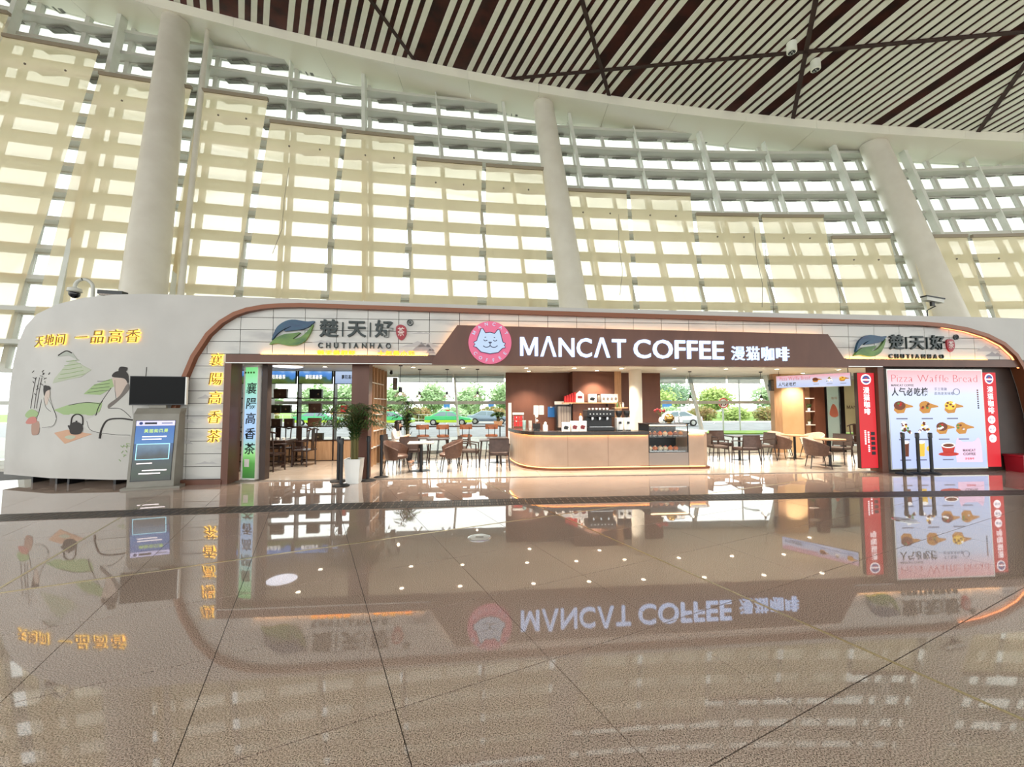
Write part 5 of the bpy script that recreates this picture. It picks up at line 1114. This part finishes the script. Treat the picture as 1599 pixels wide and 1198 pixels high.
# ------------------------------------------------------------------ ink mural painted on the white kiosk end
mu = thing('wall_mural', 'ink mural of two tea drinkers, teapot and terraced hills on the white wall', 'mural', 0, 0)
def mf(dx=0):
    def f(x, y, z): return (x, y-.302+(.10*(x+2.3)**2 if x < -2.3 else 0), z)
    return f
def mplate(pts, m, d=.003, nm='painted_shape', step=None): return MB().plate(pts, -d, -d+.0025, mf(), step or .25).o(nm, m, mu)
def mline(pts, m, w=.008, nm='painted_line'): return MB().tube([mf()(x, -.002, z) for x, z in pts], w, 5).o(nm, m, mu)
def P(x, y):     # mural sketch units -> wall (u, z)
    return (-4.43+x*.01265, 3.2-(y-270)*.01265*.80)
def PP(l): return [(-4.72+(x/1198*300)*.014, 2.61-((y/1198*300+470)-560)*.0132) for x, y in l]
M_mg1 = mat('mural pale green', (184, 190, 168), .7); M_mg2 = mat('mural green', (160, 184, 132), .7); M_mg3 = mat('mural grey wash', (176, 180, 170), .7); M_mk = mat('mural ink', (52, 48, 46), .7); M_mw = mat('mural white', (203, 201, 195), .7); M_ms = mat('mural skin wash', (204, 186, 174), .7); M_mo = mat('mural mat tan', (206, 164, 136), .7); M_mp = mat('mural clay pot', (176, 142, 126), .7); M_mfl = mat('mural flower pink', (200, 130, 120), .7)
mplate(PP([(340, 470), (400, 400), (460, 350), (580, 415), (520, 460), (420, 480), (330, 500)]), M_mg1, .0028, 'painted_hill'); mplate(PP([(350, 330), (410, 292), (460, 308), (490, 350), (430, 322), (390, 325)]), M_mg3, .0032, 'painted_hill')
mplate(PP([(540, 570), (600, 510), (700, 470), (720, 520), (640, 575)]), M_mg2, .0032, 'painted_hill'); mplate(PP([(440, 640), (560, 620), (660, 625), (640, 680), (600, 705), (420, 700), (350, 670)]), M_mg2, .0034, 'painted_hill')
for k in range(5): mline(smooth_pts(PP([(370+12*k, 470-28*k), (440, 462-26*k), (540-10*k, 440-22*k)]), 4), M_mg2, .006)
for k in range(4): mline(smooth_pts(PP([(565+18*k, 560-24*k), (620+14*k, 552-22*k), (690, 545-22*k)]), 4), M_mk, .004)
mline(smooth_pts(PP([(360, 320), (412, 292), (450, 305)]), 5), M_mk, .012)
mline(smooth_pts(PP([(450, 640), (560, 622), (640, 632)]), 5), M_mk, .006)
# woman at left
mplate(smooth_pts(PP([(262, 560), (300, 560), (340, 650), (372, 720), (350, 775), (260, 785), (225, 740), (250, 660)]), 4, True), M_mw, .0045, 'painted_robe'); mplate(smooth_pts(PP([(275, 540), (312, 545), (312, 590), (295, 640), (280, 610)]), 4, True), M_ms, .006, 'painted_face')
mplate(smooth_pts(PP([(268, 520), (300, 515), (316, 535), (285, 552), (275, 580), (264, 545)]), 4, True), M_mk, .0075, 'painted_hair'); mplate(smooth_pts(PP([(264, 515), (285, 512), (286, 532), (268, 532)]), 4, True), M_mk, .008, 'painted_hair')
for l in ([(255, 600), (238, 680), (222, 745)], [(300, 590), (345, 660), (370, 720), (350, 770), (270, 782)], [(270, 590), (290, 650), (330, 680)]): mline(smooth_pts(PP(l), 5), M_mk, .005)
# man at right
mplate(smooth_pts(PP([(700, 530), (760, 520), (805, 560), (830, 700), (835, 830), (700, 830), (570, 790), (560, 740), (640, 690), (660, 600)]), 4, True), M_mw, .0045, 'painted_robe'); mplate(smooth_pts(PP([(705, 465), (760, 462), (790, 500), (775, 560), (740, 600), (722, 540)]), 4, True), M_ms, .006, 'painted_face')
mplate(smooth_pts(PP([(704, 460), (715, 430), (760, 420), (790, 440), (795, 500), (770, 470)]), 4, True), M_mk, .0075, 'painted_hair'); mplate(smooth_pts(PP([(738, 425), (745, 395), (785, 400), (775, 428)]), 4, True), M_mk, .008, 'painted_hair')
mplate(smooth_pts(PP([(800, 510), (790, 560), (700, 655), (690, 635), (750, 580), (785, 510)]), 4, True), mat('mural grey collar', (120, 112, 106), .7), .0075, 'painted_collar')
for l, w in (([(700, 530), (660, 600), (635, 650), (620, 705)], .008), ([(830, 735), (760, 725), (690, 735), (660, 790), (650, 850)], .02), ([(570, 740), (600, 800), (720, 825), (820, 830)], .006), ([(690, 660), (760, 665), (820, 720)], .007), ([(718, 480), (722, 540), (730, 600)], .006)): mline(smooth_pts(PP(l), 5), M_mk, w)
# teapot, mat, cup, flower pot, bamboo
mplate(PP([(362, 815), (450, 795), (606, 822), (440, 884)]), M_mo, .0045, 'painted_mat'); mplate(smooth_pts(PP([(436, 842), (470, 830), (508, 838), (476, 856)]), 4, True), M_mg1, .007, 'painted_dish')
mplate(smooth_pts(PP([(470, 760), (505, 745), (540, 762), (548, 795), (530, 822), (480, 822), (466, 795)]), 4, True), M_mk, .009, 'painted_teapot'); mplate(PP([(452, 770), (462, 765), (478, 790), (470, 800)]), M_mk, .009, 'painted_spout')
mline(smooth_pts(PP([(472, 762), (478, 715), (505, 697), (540, 712), (546, 765)]), 5), M_mk, .012); mline(PP([(505, 748), (505, 738)]), M_mk, .014)
mplate(smooth_pts(PP([(188, 750), (245, 745), (248, 815), (225, 830), (190, 825)]), 3, True), M_mp, .0055, 'painted_pot'); mplate(smooth_pts(PP([(130, 755), (160, 720), (210, 715), (225, 745), (180, 760)]), 4, True), M_mfl, .006, 'painted_flowers'); mplate(smooth_pts(PP([(120, 700), (170, 665), (235, 690), (200, 725), (140, 720)]), 4, True), M_mg2, .005, 'painted_leaves')
for x0 in (165, 195, 215): mline(smooth_pts(PP([(x0, 660), (x0+12, 560), (x0+30, 460)]), 4), M_mk, .004)
rg = random.Random(2)
for k in range(34):
    x, y = rg.uniform(165, 310), rg.uniform(400, 580)
    if x-165 > (600-y)*.9: continue
    a = rg.uniform(.2, 2.6); mline(PP([(x, y), (x+22*math.cos(a), y+14*math.sin(a))]), M_mk if k % 3 else M_mg3, .006, 'painted_leaf')
for k in range(12): a = rg.uniform(0, 6); x, y = rg.uniform(770, 810), rg.uniform(880, 1000); mline(PP([(x, y), (x+18*math.cos(a), y+14*math.sin(a))]), M_mg2, .007, 'painted_leaf')
mline(PP([(893, 395), (891, 460)]), M_mk, .006, 'painted_line')

# ------------------------------------------------------------------ security cameras on the kiosk roof
t = thing('dome_camera', 'white dome security camera on a curved gooseneck arm at the top left', 'camera', -3.22, .25, 3.85)
pts = [(0, 0, .0), (0, 0, .45), (-.04, 0, .58), (-.16, 0, .66), (-.3, 0, .64), (-.37, 0, .55), (-.38, 0, .46)]
MB().tube([(x, 0, z) for x, z in smooth_pts([(p[0], p[2]) for p in pts], 4)], .035, 10).o('gooseneck', M_metal, t, smooth=True); MB().lathe([(.06, .36), (.13, .4), (.12, .47), (.05, .5)], 18, (-.38, 0, -.02)).o('housing', M_metal, t, smooth=True); MB().ball((-.38, 0, .33), .1, 16, 10).o('dome', mat('smoked dome', (20, 20, 26), .1), t, smooth=True); MB().lathe([(.07, 0), (.07, .03)], 14).o('base_flange', M_metal, t)
t = thing('box_camera', 'long dark box camera with white bracket on top of the white kiosk wall', 'camera', -2.75, .25, 3.95)
MB().rbox((-.05, 0, .26), (.52, .16, .09), ry=R(3)).o('body', M_black, t); MB().rbox((-.05, -.02, .2), (.42, .14, .04), ry=R(3)).o('lens_hood', M_grate, t); MB().box(-.33, -.2, -.06, .06, .02, .2).o('bracket', M_metal, t); MB().box(-.1, .1, -.03, .03, .08, .19).o('arm', M_metal, t)
t = thing('bullet_camera', 'dark bullet camera on a thin pole at the right end of the kiosk roof', 'camera', 17.3, .3, 3.86)
MB().tube([(0, 0, 0), (0, 0, .3), (.08, 0, .34), (.25, 0, .42)], .014, 8).o('pole', M_blackm, t); MB().rbox((.18, 0, .58), (.5, .14, .1), ry=R(8)).o('body', M_metal, t); MB().rbox((.18, 0, .64), (.54, .17, .03), ry=R(8)).o('sun_shield', M_black, t); MB().box(.12, .2, -.03, .03, .42, .54).o('knuckle', M_black, t); MB().lathe([(.06, 0), (.06, .02)], 12).o('base_flange', M_blackm, t)

# ------------------------------------------------------------------ outdoors
GZ = -.28
gd = tag(MB().box(-160, 180, 14.2, 320, GZ-.3, GZ).o('ground', M_ground), 'pale outdoor paving beyond the glass', kind='structure'); MB().box(-160, 180, -160, -17, GZ-.3, GZ).o('ground_apron', M_ground, gd); MB().box(-160, -38, -17, 14.2, GZ-.3, GZ).o('ground_apron', M_ground, gd); MB().box(34, 180, -17, 14.2, GZ-.3, GZ).o('ground_apron', M_ground, gd)
rd = tag(MB().box(-120, 150, 26, 47, GZ, GZ+.01).o('road', M_road), 'grey road passing outside the cafe windows', kind='structure')
vg = tag(MB().box(-120, 150, 47.4, 130, GZ, GZ+.06).o('lawn', M_grass), 'green verge beyond the road', kind='structure'); MB().box(-120, 150, 47, 47.4, GZ, GZ+.14).o('kerb', M_card, vg)
vi = tag(MB().prismz([(12, 27.5), (60, 25.5), (60, 29.5), (14, 30.2)], GZ, GZ+.1).o('lawn', M_grass), 'bright grass island near the right window', kind='structure')
def tree(name, lab, x, y, h, r, seed, m, trunk=.15, n=2200, group='trees beyond the road', cz=.56):
    rg = random.Random(seed); t = tag(empty(name, (x, y, GZ+.06)), lab, 'tree', group)
    MB().tube([(0, 0, 0), (.05, 0, h*.3), (0, .05, h*.65)], [trunk, trunk*.8, trunk*.4], 8).o('trunk', M_stem, t, smooth=True)
    b = MB()
    for k in range(7):
        a = rg.uniform(0, 2*PI); q = rg.uniform(0, .5); c = leafball(n//7, (r*.75, r*.75, h*(1-cz)*.85), rg, .3); ox, oy, oz = q*r*math.cos(a), q*r*math.sin(a), h*cz+rg.uniform(-.25, .25)*h*(1-cz)
        b.add([(p[0]+ox, p[1]+oy, p[2]+oz) for p in c.v], c.f)
    tag(b.o('crown', m, t), None, kind='stuff'); return t
M_t1 = noisy('haze-paled leaf green', (164, 194, 146), (190, 212, 168), .8, .7); M_t2 = noisy('tree leaf yellow green', (162, 186, 104), (186, 204, 124), .8, .7); M_t3 = noisy('dark tree leaf', (112, 146, 112), (136, 166, 130), .8, .7); M_t4 = noisy('reddish shrub leaf', (176, 140, 100), (130, 150, 70), 1.2, .8)  # tree greens lightened, outdoor haze is put into the leaf colour
for k, (x, y, h, r, m) in enumerate(((-17.5, 60, 5.0, 2.8, M_t1), (-11.4, 60, 5.4, 2.4, M_t1), (-6.0, 58, 5.2, 2.3, M_t1), (-.8, 60, 5.6, 2.8, M_t1), (-24, 60, 5.4, 2.4, M_t1), (-29, 62, 5.6, 3, M_t1), (5.6, 62, 5.2, 2.4, M_t3), (20.5, 60, 4.5, 3.4, M_t2), (26.0, 74, 6.8, 5.2, M_t3), (30.5, 62, 5.2, 3.0, M_t2), (38.0, 60, 5.0, 2.6, M_t1), (33.5, 84, 6.8, 5, M_t3), (45, 62, 5.2, 3.2, M_t2), (54, 66, 6, 3.6, M_t1), (-36, 60, 5, 3, M_t1))):
    tree('roadside_tree', 'round green tree beyond the road, %s seen from the left' % ordn[[14, 5, 4, 0, 1, 2, 3, 6, 7, 8, 10, 11, 9, 12, 13].index(k)], x, y, h, r, 30+k, m)
for k, x in enumerate([-30, -25, -20.5, -16, -11.5, -7, -2.5, 2, 15, 19, 23, 27, 31, 35, 39]):
    rg = random.Random(80+k); t = tag(empty('hedge_shrub', (x, 50+rg.uniform(-.5, .5), GZ+.06)), 'low flowering hedge shrub behind the road, %s from the left' % ordn[k], 'shrub', 'hedge shrubs along the road')
    tag(leafball(1100, (1.85, 1.0, 1.0), rg, .2, .8).o('foliage', [M_t4, M_t1, M_t4, M_t2][k % 4], t), None, kind='stuff'); MB().tube([(0, 0, 0), (0, 0, .6)], .08, 6).o('stem', M_stem, t)
t = tag(empty('round_shrub', (22.6, 32.5, GZ)), 'round clipped shrub close outside the right window', 'shrub'); tag(leafball(900, (1.5, 1.3, 1.1), random.Random(5), .16, 1.1).o('foliage', M_t1, t), None, kind='stuff'); MB().tube([(0, 0, 0), (0, 0, .9)], .09, 6).o('stem', M_stem, t)
fn_ = tag(empty('railing', (-14, 48.3, GZ)), 'low grey railing along the far side of the road', 'railing')
for k in range(46): MB().box(-22+1.0*k, -21.94+1.0*k, 0, .05, 0, 1.0).o('post', M_metal, fn_)
for z in (.35, .9): MB().box(-22, 24, .01, .04, z, z+.06).o('rail', M_metal, fn_)
def car(lab, x, y, rot, bodym, lowm, taxi=True):
    t = tag(empty('car', (x, y, GZ+.012), rot), lab, 'car')
    def loft(sec, m, nm, inset=0):
        b = MB(); n = len(sec)
        vs = [(px, s*w, pz) for px, pz, w in sec for s in (-1, 1)]
        left = [2*i for i in range(n)]; right = [2*i+1 for i in range(n)]
        b.add(vs, [tuple(left), tuple(right[::-1])]+[(left[(i+1) % n], left[i], right[i], right[(i+1) % n]) for i in range(n)]); return b.o(nm, m, t, bevel=.04)
    loft([(-2.25, .3, .82), (2.25, .3, .82), (2.3, .55, .85), (-2.3, .55, .85)], lowm, 'lower_body'); loft([(-2.3, .55, .85), (2.3, .55, .85), (2.2, .72, .84), (1.1, .9, .82), (-1.6, .95, .82), (-2.25, .9, .83)], bodym, 'upper_body')
    loft([(1.15, .89, .78), (.45, 1.38, .6), (-.75, 1.42, .6), (-1.75, .93, .76)], bodym, 'cabin')
    G = mat('car window', (120, 140, 150), .05)
    for s in (-1, 1):
        MB().add([(px, s*(w+.012), pz) for px, pz, w in ((.95, .93, .765), (.38, 1.32, .62), (-.12, 1.34, .615), (-.12, .94, .765))], [(0, 1, 2, 3)]).o('side_window', G, t); MB().add([(px, s*(w+.012), pz) for px, pz, w in ((-.2, .94, .765), (-.2, 1.34, .615), (-.72, 1.35, .615), (-1.45, .97, .755))], [(0, 1, 2, 3)]).o('side_window', G, t)
        for px in (-1.4, 1.4):
            w = MB().lathe([(.31, -.1), (.32, -.06), (.32, .1), (.2, .11)], 22).o('wheel', M_rubber, t, (px, s*.78, .32)); w.rotation_euler.x = R(90)*-s; MB().lathe([(.19, .112), (.16, .12)], 16).o('hub_cap', M_alu, w)
    MB().add([(1.17, -.6, .92), (1.17, .6, .92), (.5, .52, 1.36), (.5, -.52, 1.36)], [(0, 1, 2, 3)]).o('windscreen', G, t); MB().box(2.24, 2.31, -.75, -.45, .58, .68).o('headlamp', M_card, t); MB().box(2.24, 2.31, .45, .75, .58, .68).o('headlamp', M_card, t); MB().box(-2.33, -2.26, -.78, -.5, .62, .78).o('tail_lamp', M_red, t); MB().box(-2.33, -2.26, .5, .78, .62, .78).o('tail_lamp', M_red, t)
    if taxi: MB().box(-.25, .05, -.3, .3, 1.42, 1.54).o('roof_sign', M_red, t)
M_tg = mat('taxi green paint', (70, 190, 120), .25); M_ty = mat('taxi lime paint', (190, 224, 60), .25)
car('green and lime taxi in the middle of the left cafe window', -6.3, 41, 0, M_tg, M_ty); car('green and lime taxi behind the palm at the left window', -12.0, 40.5, 0, M_tg, M_ty); car('green and lime taxi seen through the tea room shelf', -19.2, 41, 0, M_tg, M_ty)
car('blue grey car partly behind the leaning mullion', -2.5, 44, 0, mat('blue grey paint', (150, 168, 186), .25), mat('blue grey dark', (110, 124, 140), .3), False); car('white car beyond the display case at the right window', 15.4, 39, PI, mat('white paint car', (236, 238, 240), .25), mat('white car sill', (200, 204, 208), .3), False)
def signpost(name, lab, x, y, h, board, m, cat_='sign'):
    t = tag(empty(name, (x, y, GZ)), lab, cat_); MB().tube([(0, 0, 0), (0, 0, h)], .06, 8).o('pole', M_alu, t)
    if board: MB().box(-board[0]/2, board[0]/2, -.08, .0, h-board[1], h).o('board', m, t)
    return t
M_blue = mat('blue sign', (70, 130, 200), .4)
signpost('billboard', 'small blue billboard beyond the taxi', -8.4, 53, 2.6, (.8, .9), M_blue); signpost('billboard', 'small blue billboard right of the leaning mullion', -2.7, 53, 2.6, (.7, .8), M_blue); signpost('billboard', 'small blue and white billboard behind the white car', 20, 53, 2.6, (1.2, .9), M_blue)
t = signpost('speed_sign', 'round speed limit sign on a pole outside the right window', 15.4, 30, 1.9, None, None)
MB().lathe([(.36, -.02), (.36, .02)], 28).o('disc', M_card, t, (0, -.07, 2.1)).rotation_euler.x = PI/2; MB().tube([(.33*math.cos(k*PI/12), -.1, 2.1+.33*math.sin(k*PI/12)) for k in range(25)], .04, 6).o('red_ring', M_red, t); letters(t, '15', M_mug, -.2, 1.93, .34, -.092, w=.42, depth=.02, bold=.03)
signpost('lamp_post', 'tall pale lamp post outside the right window', 16.9, 30.5, 7, None, None, 'lamp post'); signpost('lamp_post', 'slim lamp post farther right outside the right window', 24.5, 34, 6, None, None, 'lamp post')
for o in list(scn.objects):
    if o.name.startswith('lamp_post') and o.type == 'EMPTY': MB().tube([(0, 0, 6.0), (.2, 0, 6.2), (1.0, 0, 6.3)], .05, 8).o('arm', M_alu, o); MB().box(.7, 1.2, -.1, .1, 6.25, 6.35).o('lamp_head', M_alu, o)
t = tag(empty('house', (29, 110, GZ)), 'distant white house with a pale gabled roof among the trees', 'house'); MB().box(-5, 5, 0, 8, 0, 3).o('wall', M_card, t); MB().prism([(-6, 3), (6, 3), (0, 6)], -1, 9).o('roof', mat('pale roof', (220, 200, 186), .7), t); MB().box(-1, 1, -.05, 0, 1, 2).o('window', M_grate, t)
